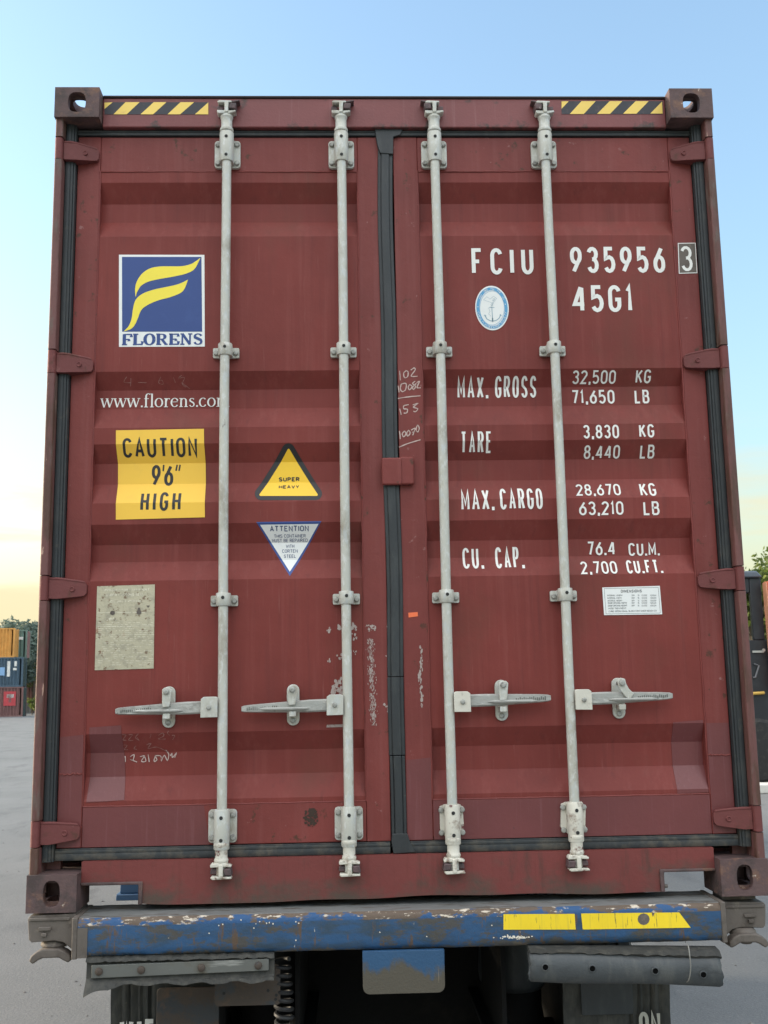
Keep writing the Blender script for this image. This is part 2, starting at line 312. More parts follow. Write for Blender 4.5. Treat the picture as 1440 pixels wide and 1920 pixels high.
def arc(cx, cy, rx, ry, a0, a1, n=9):
    return [(cx+rx*math.cos(rad(a0+(a1-a0)*k/n)), cy+ry*math.sin(rad(a0+(a1-a0)*k/n))) for k in range(n+1)]
def oval(x0, x1, y0, y1, ry): return arc((x0+x1)/2, y1-ry, (x1-x0)/2, ry, 0, 180)+arc((x0+x1)/2, y0+ry, (x1-x0)/2, ry, 180, 360)
G = {   # width, list of strokes (points in a unit box, closed flag)
 'A': (1.05, [([(0, 0), (.5, 1), (1, 0)], 0), ([(.2, .3), (.8, .3)], 0)]),
 'B': (1, [([(0, 0), (0, 1), (.6, 1)]+arc(.6, .77, .32, .23, 90, -90)+[(0, .54)], 0), ([(.6, .54)]+arc(.62, .27, .38, .27, 90, -90)+[(0, 0)], 0)]),
 'C': (1, [(arc(.5, .75, .5, .25, 15, 180)+arc(.5, .25, .5, .25, 180, 345), 0)]),
 'D': (1, [([(0, 0), (0, 1), (.5, 1)]+arc(.5, .7, .5, .3, 90, 0)+arc(.5, .3, .5, .3, 0, -90), 1)]),
 'E': (.9, [([(1, 1), (0, 1), (0, 0), (1, 0)], 0), ([(0, .52), (.8, .52)], 0)]),
 'F': (.9, [([(1, 1), (0, 1), (0, 0)], 0), ([(0, .5), (.75, .5)], 0)]),
 'G': (1, [(arc(.5, .75, .5, .25, 15, 180)+arc(.5, .25, .5, .25, 180, 360)+[(1, .46), (.55, .46)], 0)]),
 'H': (1, [([(0, 0), (0, 1)], 0), ([(1, 0), (1, 1)], 0), ([(0, .5), (1, .5)], 0)]),
 'I': (.001, [([(.5, 0), (.5, 1)], 0)]),
 'K': (1, [([(0, 0), (0, 1)], 0), ([(.95, 1), (0, .42)], 0), ([(.32, .6), (1, 0)], 0)]),
 'L': (.85, [([(0, 1), (0, 0), (1, 0)], 0)]),
 'M': (1.2, [([(0, 0), (0, 1), (.5, .25), (1, 1), (1, 0)], 0)]),
 'N': (1, [([(0, 0), (0, 1), (1, 0), (1, 1)], 0)]),
 'O': (1, [(oval(0, 1, 0, 1, .27), 1)]),
 'P': (.95, [([(0, 0), (0, 1), (.55, 1)]+arc(.55, .74, .42, .26, 90, -90)+[(0, .48)], 0)]),
 'R': (1, [([(0, 0), (0, 1), (.55, 1)]+arc(.55, .75, .42, .25, 90, -90)+[(0, .5)], 0), ([(.5, .5), (1, 0)], 0)]),
 'S': (1, [(arc(.5, .76, .48, .24, 15, 180, 8)+[(.12, .6), (.85, .42)]+arc(.5, .25, .5, .25, 0, -165, 8), 0)]),
 'T': (1, [([(0, 1), (1, 1)], 0), ([(.5, 1), (.5, 0)], 0)]),
 'U': (1, [([(0, 1)]+arc(.5, .27, .5, .27, 180, 360)+[(1, 1)], 0)]),
 'V': (1, [([(0, 1), (.5, 0), (1, 1)], 0)]),
 'W': (1.4, [([(0, 1), (.25, 0), (.5, .8), (.75, 0), (1, 1)], 0)]),
 'X': (1, [([(0, 0), (1, 1)], 0), ([(0, 1), (1, 0)], 0)]),
 'Y': (1, [([(0, 1), (.5, .45), (1, 1)], 0), ([(.5, .45), (.5, 0)], 0)]),
 '0': (1, [(oval(0, 1, 0, 1, .27), 1)]),
 '1': (.30, [([(0, .82), (.7, 1), (.7, 0)], 0)]),
 '2': (1, [(arc(.5, .75, .5, .25, 165, -20)+[(0, 0), (1, 0)], 0)]),
 '3': (1, [(arc(.48, .76, .48, .24, 160, -80)+[(.45, .53)], 0), ([(.45, .53)]+arc(.5, .27, .5, .27, 80, -160), 0)]),
 '4': (1.1, [([(.78, 0), (.78, .97)], 0), ([(.70, 1), (.03, .27), (1, .27)], 0)]),
 '5': (1, [([(.92, 1), (.08, 1), (.06, .56)]+arc(.48, .31, .52, .31, 115, -150), 0)]),
 '6': (1, [([(.82, 1), (.2, .55)]+arc(.5, .3, .5, .3, 160, 180, 2), 0), (oval(0, 1, 0, .62, .26), 1)]),
 '7': (.95, [([(0, 1), (1, 1), (.4, 0)], 0)]),
 '8': (1, [(oval(.06, .94, .53, 1, .22), 1), (oval(0, 1, 0, .53, .25), 1)]),
 '9': (1, [(oval(0, 1, .38, 1, .26), 1), ([(.18, 0), (.8, .45)]+arc(.5, .7, .5, .3, -20, 0, 2), 0)]),
 '.': (.001, [([(.5, -.07), (.5, .11)], 2)]), ',': (.08, [([(.8, .12), (.2, -.14)], 2)]),
 "'": (.08, [([(.8, 1.05), (.3, .72)], 0)]), '"': (.26, [([(.25, 1.05), (.0, .74)], 0), ([(1, 1.05), (.75, .74)], 0)]),
}
def text(sh, s, X0, X1, Z0, Z1, sw=.17, mi=0, gap=.16, sp=.28, lift=0, warp=None):
    """sans lettering fitted to the box; sw = stroke width over height; warp(u, v) -> (x, z) overrides the straight layout"""
    H = Z1-Z0; t = sw*H; adv = []; li = 0
    for ch in s: adv.append(0 if ch == ' ' else G[ch][0])
    nsp = s.count(' '); fixed = (len(s)-nsp)*t+nsp*sp*H+gap*H*(len(s)-1)
    unit = max((X1-X0-fixed)/max(sum(adv), .01), .1*H); x = X0+t/2
    if s in ("'", '1', 'I'): unit = min(unit, .45*H)
    for ch, a in zip(s, adv):
        if ch != ' ':
            for pts, fl in G[ch][1]:
                q = [(x+u*a*unit, Z0+t/2+v*(H-t)) for u, v in pts]
                if warp: q = [warp((p[0]-X0)/(X1-X0), (p[1]-Z0)/H) for p in q]
                sh.rib(q, t*(1.15 if fl == 2 else 1), mi, lift+.00012*(li % 6), closed=fl == 1); li += 1
        x += (a*unit+t+gap*H) if ch != ' ' else (sp+gap)*H
def textpx(sh, s, x0, x1, y0, y1, slope=0, conv=dpt, **k):
    a = conv(x0, y1); b = conv(x1, y1); c = conv((x0+x1)/2, y0)
    d = conv((x0+x1)/2, y1)
    text(sh, s, a[0], b[0], d[1], c[1], **k)

# ---- serif lettering: a roman hand, thick verticals and thin horizontals
SER = {
 'w': (1.5, [[(.05, 1), (.38, 0)], [(.38, 0), (.72, 1)], [(.72, 1), (1.05, 0)], [(1.05, 0), (1.4, 1)]], [(-.1, .25, 1), (.55, .88, 1), (1.22, 1.55, 1)]),
 '.': (.3, [[(.15, -.02), (.15, .17)]], []),
 'f': (.62, [[(.25, 0), (.25, 1.25)]+arc(.52, 1.25, .27, .3, 180, 40, 6)], [(.02, .5, 0), (.02, .58, .97)]),
 'l': (.5, [[(.25, 0), (.25, 1.55)]], [(.02, .48, 0), (.03, .25, 1.52)]),
 'o': (1, [arc(.5, .5, .42, .5, 0, 360, 20)], []),
 'r': (.75, [[(.25, 0), (.25, 1)], [(.25, .55)]+arc(.55, .68, .25, .3, 150, 45, 5)], [(.02, .5, 0), (.03, .25, .97)]),
 'e': (.9, [arc(.47, .5, .4, .5, 25, 325, 18), [(.1, .55), (.84, .58)]], []),
 'n': (1.1, [[(.25, 0), (.25, 1)], [(.25, .72)]+arc(.57, .68, .28, .3, 150, 0, 6)+[(.85, 0)]], [(.02, .48, 0), (.03, .25, .97), (.65, 1.07, 0)]),
 's': (.75, [arc(.37, .76, .24, .22, 20, 200, 8)+arc(.37, .26, .26, .25, 45, -165, 9)], []),
 'c': (.9, [arc(.47, .5, .4, .5, 45, 325, 16)], []),
 'm': (1.65, [[(.25, 0), (.25, 1)], [(.25, .72)]+arc(.55, .68, .26, .3, 150, 0, 6)+[(.81, 0)], [(.81, .72)]+arc(1.11, .68, .26, .3, 150, 0, 6)+[(1.37, 0)]], [(.02, .48, 0), (.03, .25, .97), (.6, 1, 0), (1.17, 1.6, 0)]),
 'F': (1.05, [[(.25, 0), (.25, 1)], [(.25, .97), (.95, .97), (.97, .72)], [(.25, .5), (.72, .5), (.74, .34)]], [(.02, .55, .02)]),
 'L': (1.05, [[(.25, 0), (.25, 1)], [(.25, .03), (.95, .03), (1, .32)]], [(.02, .55, .98), (.02, .4, .02)]),
 'O': (1.2, [arc(.6, .5, .46, .5, 0, 360, 22)], []),
 'R': (1.25, [[(.25, 0), (.25, 1)], [(.25, .97), (.6, .97)]+arc(.62, .74, .3, .23, 80, -80, 8)+[(.3, .5)], [(.62, .5), (1.02, .03)]], [(.02, .55, .02), (.02, .4, .98), (.9, 1.22, .02)]),
 'E': (1.1, [[(.25, 0), (.25, 1)], [(.25, .97), (.95, .97), (.97, .74)], [(.25, .5), (.72, .5), (.74, .34)], [(.25, .03), (.97, .03), (1, .3)]], [(.02, .4, .02), (.02, .4, .98)]),
 'N': (1.3, [[(.22, 0), (.22, 1)], [(.22, 1), (1.02, 0)], [(1.02, 0), (1.02, 1)]], [(0, .45, .02), (.02, .3, .98), (.82, 1.25, .98)]),
 'S': (.95, [arc(.47, .75, .33, .23, 10, 205, 9)+arc(.47, .26, .35, .25, 40, -170, 10)], [])}
def serif(sh, s, X0, X1, Z0, H, thick, thin, mi=0, gap=.08, lift=0):
    tot = sum(SER[c][0] for c in s)+gap*(len(s)-1); u = (X1-X0)/tot; x = X0; li = 0
    for c in s:
        a, strokes, bars = SER[c]
        for st in strokes:
            P = [(x+p*u, Z0+q*H) for p, q in st]; ws = []
            for i in range(len(P)):
                p, q = P[max(i-1, 0)], P[min(i+1, len(P)-1)]; d = math.hypot(q[0]-p[0], q[1]-p[1]) or 1
                k = abs(q[1]-p[1])/d
                if c in 'wN' and (q[1]-p[1])*(q[0]-p[0]) > 0: k *= .45
                if c == 'N' and abs(q[0]-p[0]) < 1e-6: k = .5
                if c in 'sS': k = 1-k*.2 if abs(q[0]-p[0]) > abs(q[1]-p[1])*.8 and .3 < (P[i][1]-Z0)/H < .7 else k*.8
                ws.append(H*(thin+(thick-thin)*k*k))
            sh.rib(P, ws, mi, lift+.00012*(li % 5)); li += 1
        for b0, b1, bz in bars:
            sh.rib([(x+b0*u, Z0+bz*H), (x+b1*u, Z0+bz*H)], H*thin*1.2, mi, lift+.00012*(li % 5)); li += 1
        x += (a+gap)*u

# ================================================================== setting: ground
bm = bmesh.new(); n = 24
rings = []
for r in [0]+[2*1.42**k for k in range(20)]:
    if r == 0: rings.append([bm.verts.new((0, 0, 0))]); continue
    rings.append([bm.verts.new((r*math.cos(2*math.pi*k/n), r*math.sin(2*math.pi*k/n), 0)) for k in range(n)])
for k in range(n): bm.faces.new((rings[0][0], rings[1][k], rings[1][(k+1) % n]))
for a, b in zip(rings[1:], rings[2:]):
    for k in range(n): bm.faces.new((a[k], b[k], b[(k+1) % n], a[(k+1) % n]))
tag(build('ground', bm, M_gnd, smooth=False), kind='structure')

bm = bmesh.new(); rg_ = random.Random(5)     # grit and small stones lying on the yard
for _ in range(900):
    x = rg_.uniform(1.5, 9)*rg_.choice((-1, 1)); y = rg_.uniform(-2.5, 14); r = rg_.uniform(.004, .016)*(1.8 if rg_.random() < .06 else 1)
    P_ = [bm.verts.new((x+r*rg_.uniform(.6, 1.2)*math.cos(k*1.2566), y+r*rg_.uniform(.6, 1.2)*math.sin(k*1.2566), .001)) for k in range(5)]
    T_ = bm.verts.new((x+rg_.uniform(-.3, .3)*r, y, r*.7))
    for k in range(5): bm.faces.new((P_[k], P_[(k+1) % 5], T_))
tag(build('grit', bm, mat('grit_stone', (.13, .125, .12), .9, 0, [((.28, .27, .25), 3, .5, .1, U1)]), smooth=False), 'small stones and grit scattered over the grey yard', 'grit', None, 'stuff')

# ================================================================== the shipping container
CON = empty('shipping_container', (0, 0, ZB))
tag(CON, 'maroon container filling the picture, doors closed behind four pale locking bars', 'shipping container')
W, Hh, LEN = 1.219, 2.896, 12.19
def casting(sx, top, rear=True):
    bm = bmesh.new(); w_, d_, h_, t = .162, .178, .118, .03
    cx = sx*(W-w_/2); z0 = Hh-h_ if top else 0; cz = z0+h_/2; y0 = 0
    plate_hole(bm, w_, h_, t, .064 if top else .054, .078 if top else .082, lambda u, v, k: (cx+u, y0+k, cz+v))
    box(bm, cx-w_/2, cx+w_/2, y0+d_-t, y0+d_, z0, z0+h_)
    zh = z0+h_ if top else z0; sg = -1 if top else 1
    plate_hole(bm, w_, d_-2*t, t, .064, .100, lambda u, v, k: (cx+u, y0+d_/2+v, zh+sg*k))
    zo = z0 if top else z0+h_-t
    box(bm, cx-w_/2, cx+w_/2, y0+t, y0+d_-t, zo, zo+t)
    xo = sx*W
    plate_hole(bm, d_-2*t, h_-2*t, t, .079, .050, lambda u, v, k: (xo-sx*k, y0+d_/2+u, cz+v))
    xi = sx*(W-w_); box(bm, min(xi, xi+sx*t), max(xi, xi+sx*t), y0+t, y0+d_-t, z0+t, z0+h_-t)
    bmesh.ops.remove_doubles(bm, verts=bm.verts[:], dist=1e-5)
    return build('corner_casting', bm, M_cast, CON, bevel=.006, seg=3)
for sx in (-1, 1):
    for top in (0, 1): casting(sx, top)

HINGE_Z = [2.665, 1.857, 1.055, .244]
for sx in (-1, 1):                           # posts, cut at each hinge knuckle
    bm = bmesh.new()
    cuts = [.118]+[z for h in sorted(HINGE_Z) for z in (h-.0445, h+.0445)]+[2.778]
    for a, b in zip(cuts[::2], cuts[1::2]):
        xs = sorted((sx*1.2165, sx*1.188)); 
        prism(bm, rrect(xs[0], xs[1], .012, .14, .007, 3), a, b, axis='Z')
    xs = sorted((sx*1.187, sx*1.140)); box(bm, xs[0], xs[1], .112, .140, .118, 2.778)
    build('corner_post', bm, M_post, CON)

# header with rounded roof lip
bm = bmesh.new()
box(bm, -1.0568, 1.0568, .055, .110, 2.768, 2.884)
box(bm, -1.0568, 1.0568, .1105, .178, 2.80, 2.884)
prism(bm, [(.049, 2.8845), (.049, 2.893), (.10, 2.905), (.20, 2.902), (.20, 2.8845)], -1.0560, 1.0560, 1, 'X')
HEADER = build('door_header', bm, [M_head, M_lip], CON, bevel=.004)

# sill with two pockets and a battered lower edge
bm = bmesh.new()
xs0 = [-1.056, -.861, .875, 1.056]
N = 60; top_, bot_ = [], []
for k in range(N+1):
    x = -.861+1.736*k/N; z = .012+.0035*math.sin(x*5.1+.6)+.002*math.sin(x*17)
    if -.86 < x < -.5: z -= .006*math.sin((x+.86)/.36*math.pi)
    bot_.append((x, z))
outl = [(-1.0565, .149), (-1.0565, .074)]+[(-.861, .074)]+bot_+[(.875, .074), (1.0565, .074), (1.0565, .149)]
prism(bm, outl, .055, .061)
box(bm, -1.056, 1.056, .0615, .16, .080, .149)
build('door_sill', bm, M_sill, CON)
for xa, xb, xin in ((-1.056, -.861, -.861), (.875, 1.056, .875)):
    bm = bmesh.new(); xm = (xin-.007, xa) if xin == xa else (xb, xin+.007)
    za_ = .010; rim = [(min(xa, xin-.007), .083), (max(xb, xin+.007), .083)]
    rim += [(xin+.007, .010), (xin-.007, .010), (xin-.007, .0735), (xa, .0735)] if xin == xb else [(xb, .0735), (xin+.007, .0735), (xin+.007, .010), (xin-.007, .010)]
    prism(bm, rim, .047, .17); build('sill_pocket_rim', bm, M_cast, CON, bevel=.003)

# sides, roof, front and floor
for sx in (-1, 1):
    bm = bmesh.new(); pts = []; y = .3; x = sx
    while y < LEN-.3:
        for dy, dx in ((0, 1.205), (.07, 1.205), (.138, 1.169), (.208, 1.169)): pts.append((y+dy, dx*sx))
        y += .278
    A = [bm.verts.new((b, a, .16)) for a, b in pts]; B = [bm.verts.new((b, a, 2.80)) for a, b in pts]
    for i in range(len(A)-1): bm.faces.new((A[i], A[i+1], B[i+1], B[i]))
    xa, xb = sorted((sx*1.208, sx*1.16))
    box(bm, xa, xb, .18, LEN-.18, .0, .16); box(bm, xa, xb, .18, LEN-.18, 2.80, 2.88); box(bm, xa, xb, .14, .30, .161, 2.79)
    build('side_wall', bm, M_post, CON, smooth=False)
bm = bmesh.new()
for k in range(44):
    y0 = .205+k*.27; box(bm, -1.155, 1.155, y0, y0+.16, 2.862, 2.882)
box(bm, -1.155, 1.155, .2, LEN-.02, 2.845, 2.861)
build('roof', bm, M_post, CON, smooth=False)
bm = bmesh.new(); box(bm, -1.2, 1.2, LEN-.06, LEN, .02, 2.88); build('front_wall', bm, M_post, CON, smooth=False)
bm = bmesh.new(); box(bm, -1.158, 1.158, .17, LEN-.07, .13, .16)
for k in range(38): box(bm, -1.157, 1.157, .45+k*.305, .50+k*.305, .012, .129)
build('floor', bm, M_frame, CON, smooth=False)

# ---------------------------------------------------------------- doors
DZ0, DZ1 = .189, 2.744
DOORS = []
for sx in (-1, 1):
    # frame edges (stiles and rails); panel set just behind them
    so_, si_ = (1.150, .030) if sx < 0 else (1.150, .022)
    po, pi = 1.066, .1125
    bm = bmesh.new()
    def bx(a, b, z0, z1, y0=.083, y1=.128):
        a, b = sorted((a*sx, b*sx)); box(bm, a, b, y0, y1, z0, z1)
    bx(po, so_, DZ0, DZ1); bx(si_, pi, DZ0, DZ1)
    bx(pi+.0004, po-.0004, 2.606, DZ1-.0006, .0836, .128); bx(pi+.0004, po-.0004, DZ0+.0006, .322, .0836, .128)
    door = build('door', bm, M_stile, CON, bevel=.003)
    tag(door, 'left door with a square logo and a yellow caution sign' if sx < 0 else 'right door lettered with the container number and weights')
    DOORS.append(door)
    # corrugated panel
    bm = bmesh.new(); zs = [.322]+BREAKS+[2.606]; cols = []
    nx = 12
    for i in range(nx+1):
        x = pi+(po-pi)*i/nx; cols.append([bm.verts.new((sx*x, prof(z)+.0009*math.sin(7*x+z*2.3), z)) for z in zs])
    for a, b in zip(cols, cols[1:]):
        for i in range(len(zs)-1): bm.faces.new((a[i], a[i+1], b[i+1], b[i]))
    build('corrugated_panel', bm, M_paint, door, smooth=False)
    # weld seams round the panel
    bm = bmesh.new()
    for x in (pi, po):
        tube(bm, [(sx*x+random.uniform(-.001, .001), .0845+random.uniform(-.0007, .0007), .322+2.284*k/60) for k in range(61)], .0036, 6)
    for z in (2.606, .322):
        tube(bm, [(sx*(pi+(po-pi)*k/40), .0850+random.uniform(-.0004, .0004), z+random.uniform(-.0008, .0008)) for k in range(41)], .0030, 6)
    zz = .43 if sx < 0 else .452
    tube(bm, [(sx*(po+.004+(so_-po-.008)*k/14), .083, zz+random.uniform(-.003, .003)) for k in range(15)], .0034, 6)
    build('weld_seam', bm, M_stile, door)
    # gasket: outer, top, bottom lips
    bm = bmesh.new()
    def lip(x0, x1, z0, z1, vert):
        a, b = sorted((x0*sx, x1*sx))
        if vert:
            for p, q, y in ((0, .52, .052), (.50, .80, .0535), (.78, 1, .060)):
                u0, u1 = sorted((sx*(x0+(x1-x0)*p), sx*(x0+(x1-x0)*q)))
                prism(bm, rrect(u0, u1, y, .111, .0022, 2), z0, z1, axis='Z')
        else:
            for p, q, y in ((0, .60, .0745), (.58, .90, .0735), (.88, 1, .077)):
                o = [(yy, zz) for yy, zz in rrect(y, .112, z0+(z1-z0)*p, z0+(z1-z0)*q, .0022, 2)]
                prism(bm, o, a, b, axis='X')
    lip(1.1865, 1.1515, .150, 2.778, True)
    lip(.034, 1.150, 2.746, 2.7675, False); lip(.034, 1.150, .1500, .1880, False)
    build('gasket', bm, M_seal, door)
    # hinges
    for z in HINGE_Z:
        bm = bmesh.new(); xs = sorted((sx*1.2185, sx*1.190))
        prism(bm, rrect(xs[0], xs[1], .014, .11, .012, 4), z-.042, z+.042, axis='Z')
        def hx(v): return v*sx
        top = [(1.1895, .0335), (1.165, .034), (1.15, .033), (1.09, .0255), (1.076, .0225), (1.069, .013)]
        o = [(hx(a), z+b) for a, b in top]+[(hx(a), z-b-.002) for a, b in reversed(top)]
        A = []
        n = len(o)
        for yy in ('f', 'b'):
            ring = []
            for a, b in o:
                x = abs(a); yf = .034 if x > 1.16 else .034+(1.16-x)/.093*.036
                ring.append(bm.verts.new((a, yf if yy == 'f' else .082, b)))
            A.append(ring)
        bm.faces.new(A[0]); bm.faces.new(A[1][::-1])
        for i in range(n): bm.faces.new((A[0][i], A[1][i], A[1][(i+1) % n], A[0][(i+1) % n]))
        lathe(bm, [(.010, .062), (.010, .0485), (.006, .0475), (.005, .0500)], (hx(1.115), 0, z-.002), 'Y', 14)
        tube(bm, [(hx(a), (.034 if a > 1.16 else .034+(1.16-a)/.093*.036)+.004, z+b-.001) for a, b in top[:5]], .0055, 8)
        build('hinge', bm, M_hinge, door, bevel=.006, seg=3)
LD, RD = DOORS
# centre seal (rubber lips of the right door over the gap)
bm = bmesh.new()
def cx_(z): return -.005+.003*math.sin(z*2.2)+.0025*math.sin(z*7.1)
segs = [(.168, .470), (.472, .735), (.737, 2.690)]
for a, b in segs:
    nseg = max(4, int((b-a)/.06)); e = .002 if a > .3 else 0
    for p, q, y in ((-.0275, -.015, .077), (-.0155, .012, .0705), (.0115, .0245, .0765)):
        R_ = []
        for k in range(nseg+1):
            z = a+(b-a)*k/nseg; c = cx_(z)
            R_.append([bm.verts.new((c+u, v, z)) for u, v in rrect(p-e, q+e, y+random.uniform(-.0008, .0008), .100, .0028, 2)])
        for r0, r1 in zip(R_, R_[1:]):
            for i in range(len(r0)): bm.faces.new((r0[i], r0[(i+1) % len(r0)], r1[(i+1) % len(r0)], r1[i]))
        bm.faces.new(R_[0]); bm.faces.new(R_[-1])
prism(bm, [(-.046, 2.772), (-.042, 2.742), (-.036, 2.70), (-.027, 2.672), (.022, 2.668), (.024, 2.738), (.05, 2.745), (.062, 2.774), (.03, 2.786), (-.015, 2.787), (-.02, 2.778)], .0675, .098)
prism(bm, [(-.030, .190), (-.024, .150), (.05, .153), (.032, .190), (.024, .215), (-.026, .215)], .0685, .098)
build('centre_seal', bm, M_rub, RD, bevel=.002)
# overlap plate on the right door
bm = bmesh.new()
a = at(716, 910, .062); b = at(776, 856, .062)
prism(bm, rrect(a.x, a.x+(b.x-a.x)*.62, a.z, b.z-.004, .008), .054, .068); prism(bm, rrect(a.x+(b.x-a.x)*.55, b.x, a.z+.002, b.z, .008), .060, .084)
build('overlap_plate', bm, M_stile, RD, bevel=.006, seg=3)

# ---------------------------------------------------------------- locking bars
BARX = [-.595, -.172, .175, .589]
YB = .037
for i, x in enumerate(BARX):
    outw = -1 if i < 2 else 1
    bm = bmesh.new(); pts = [(x+.0012*math.sin(z*3+i), YB, z) for z in [.10+.135*k for k in range(20)]+[2.80]]
    tube(bm, pts, .0168, 20)
    bar = build('locking_bar', bm, M_galv, CON)
    # end fittings
    for top in (1, 0):
        s = 1 if top else -1; zc = 2.742 if top else .200
        bm = bmesh.new()
        f = lambda d: zc+s*d
        lathe(bm, [(.0235, f(-.004)), (.0255, f(.004)), (.0225, f(.011)), (.0205, f(.014)), (.0205, f(.044)), (.0245, f(.053)), (.021, f(.064)), (.012, f(.068))], (x, YB, 0), 'Z', 20)
        hx = outw if top else -outw
        k = -hx
        # cam head: web and two claws
        prism(bm, [(x-.006, f(.064)), (x+.008, f(.064)), (x+.009, f(.108)), (x-.006, f(.108))], YB-.026, YB+.012)
        prism(bm, [(x-.034, f(.066)), (x-.030, f(.060)), (x+.012, f(.060)), (x+.036, f(.067)), (x+.034, f(.074)), (x+.010, f(.072)), (x-.034, f(.074))], YB-.022, YB+.012)
        prism(bm, [(x-.030, f(.101)), (x+.020 if top else x+.034, f(.103)), (x+.020 if top else x+.037, f(.110)), (x-.026, f(.112)), (x-.033, f(.107))], YB-.024, YB+.012)
        build('cam_end', bm, M_galv if top else M_white, bar, bevel=.0025)
        bm = bmesh.new()                      # keeper welded to header or sill
        u = 1 if (outw < 0) else -1
        prism(bm, [(x+u*.010, f(.078)), (x+u*.034, f(.076)), (x+u*.038, f(.100)), (x+u*.012, f(.099))], YB-.026, .056)
        prism(bm, [(x-u*.012, f(.078)), (x-u*.034, f(.080)), (x-u*.036, f(.097)), (x-u*.012, f(.097))], YB-.008, .056)
        if top: prism(bm, [(x+u*.020, f(.103)), (x+u*.050, f(.112)), (x+u*.048, f(.118)), (x+u*.018, f(.113))], YB-.018, .056)
        build('cam_keeper', bm, M_keep, bar, bevel=.0035)
    # bearing brackets top and bottom
    for top in (1, 0):
        zc = 2.667 if top else .252
        bm = bmesh.new(); h = .054; wd = .0475
        if top or i < 2: ol = rrect(x-wd, x+wd, zc-h, zc+h, .012)
        else:
            ol = [(px+(random.uniform(-.006, .003) if abs(px-x) > .03 else 0)*(1 if px > x else -1), pz) for px, pz in rrect(x-wd*.9, x+wd*.9, zc-h*.85, zc+h, .02, 7)]
        prism(bm, ol, .0695, .0828)
        e0, e1 = (zc-.046, zc+.071) if top else (zc-.072, zc+.058)
        lathe(bm, [(.0245, e0), (.0262, e0+.004), (.0262, e1-.004), (.0245, e1)], (x, YB+.004, 0), 'Z', 22)
        prism(bm, [(x-.0255, zc-h*.86), (x-.0255, zc+h*.92), (x+.0255, zc+h*.92), (x+.0255, zc-h*.86)], YB+.006, .0697)
        for sx in (-1, 1):
            for sz in (-1, 1): bolt(bm, x+sx*.0355, .0695, zc+sz*.037, .0098, .010, 1)
        for sz in (-1, 1): lathe(bm, [(.0062, YB-.0225), (.0062, YB-.0240), (.003, YB-.0243)], (x+.001, 0, zc+sz*.036+(.008 if top else -.004)), 'Y', 10, 2)
        build('bearing_bracket', bm, [M_galv if top or i < 2 else M_white, M_bolt, M_dark], bar, bevel=.003)
    for zc in (1.900, 1.007):                # small guide clamps
        bm = bmesh.new()
        prism(bm, rrect(x-.047, x+.047, zc-.019, zc+.018, .005), .070, .0828)
        lathe(bm, [(.024, zc-.021), (.0255, zc-.019), (.0255, zc+.022), (.024, zc+.024)], (x, YB+.004, 0), 'Z', 22)
        prism(bm, [(x-.0245, zc-.018), (x-.0245, zc+.020), (x+.0245, zc+.020), (x+.0245, zc-.018)], YB+.006, .0702)
        for sx in (-1, 1): bolt(bm, x+sx*.0355, .070, zc-.002, .0095, .010, 1)
        lathe(bm, [(.006, YB-.0217), (.006, YB-.0232), (.003, YB-.0236)], (x+.001, 0, zc+.007), 'Y', 10, 2)
        build('guide_clamp', bm, [M_galv, M_bolt, M_dark], bar, bevel=.0025)
    # handle with hub and catch
    zh = .647+(.003 if outw > 0 else 0); q = outw
    bm = bmesh.new()
    o = [(x+q*.014, zh-.035), (x+q*.014, zh+.029), (x+q*.023, zh+.033), (x+q*.060, zh+.033), (x+q*.070, zh+.026), (x+q*.071, zh-.036)]
    prism(bm, o, YB-.022, YB-.014); prism(bm, o, YB+.012, YB+.018)
    bolt(bm, x+q*.043, YB-.022, zh-.002, .0085, .007, 1, 10)
    build('handle_hub', bm, [M_galv if i < 2 else M_white, M_bolt], bar, bevel=.002)
    bm = bmesh.new()
    Lh = (.358, .358, .347, .353)[i]
    st = [(.058, .021, .009), (.13, .021, .010), (.20, .0185, .011), (.26, .0160, .012), (.31, .0140, .011), (Lh-.010, .0115, .010), (Lh, .0085, .007)]
    rg = []
    zd = -.010 if i < 2 else .006
    for d, hh_, tt in st:
        cz = zh+zd*(d/Lh)
        rg.append([bm.verts.new((x+q*d, YB+.001+b*tt, cz+c*hh_)) for b, c in ((-1, -.75), (-1, .75), (-.5, 1), (.5, 1), (1, .75), (1, -.75), (.5, -1), (-.5, -1))])
    for a, b in zip(rg, rg[1:]):
        for k in range(8): bm.faces.new((a[k], a[(k+1) % 8], b[(k+1) % 8], b[k]))
    bm.faces.new(rg[0]); bm.faces.new(rg[-1])
    ridge = [(x+q*(.13+.17*k/8), YB-.010-.006*math.sin(math.pi*k/8), zh-.006+zd*.5) for k in range(9)]
    tube(bm, ridge, [.001]+[.0055]*7+[.001], 8)
    for k in range(16):                       # cast marks near the tip
        d = Lh-.02-k*.0066; box(bm, x+q*d-.0018, x+q*d+.0016, YB-.0112, YB-.007, zh+zd*d/Lh-random.uniform(.003, .007), zh+zd*d/Lh+random.uniform(.002, .007), 1)
    build('door_handle', bm, [M_hand, M_strip], bar)
    bm = bmesh.new()
    xc = x+q*{0: .186, 1: .186, 2: .183, 3: .176}[i]; zc = zh+.002
    prism(bm, rrect(xc-.0215, xc+.0215, zc-.071, zc+.068, .0212, 7), .072, .0835)
    box(bm, xc-.012, xc+.012, YB-.014, .074, zc-.040, zc-.022); bolt(bm, xc-.001, .0722, zc-.054, .0095, .009, 1)
    build('handle_catch', bm, [M_galv, M_bolt], bar, bevel=.002)
    bm = bmesh.new()
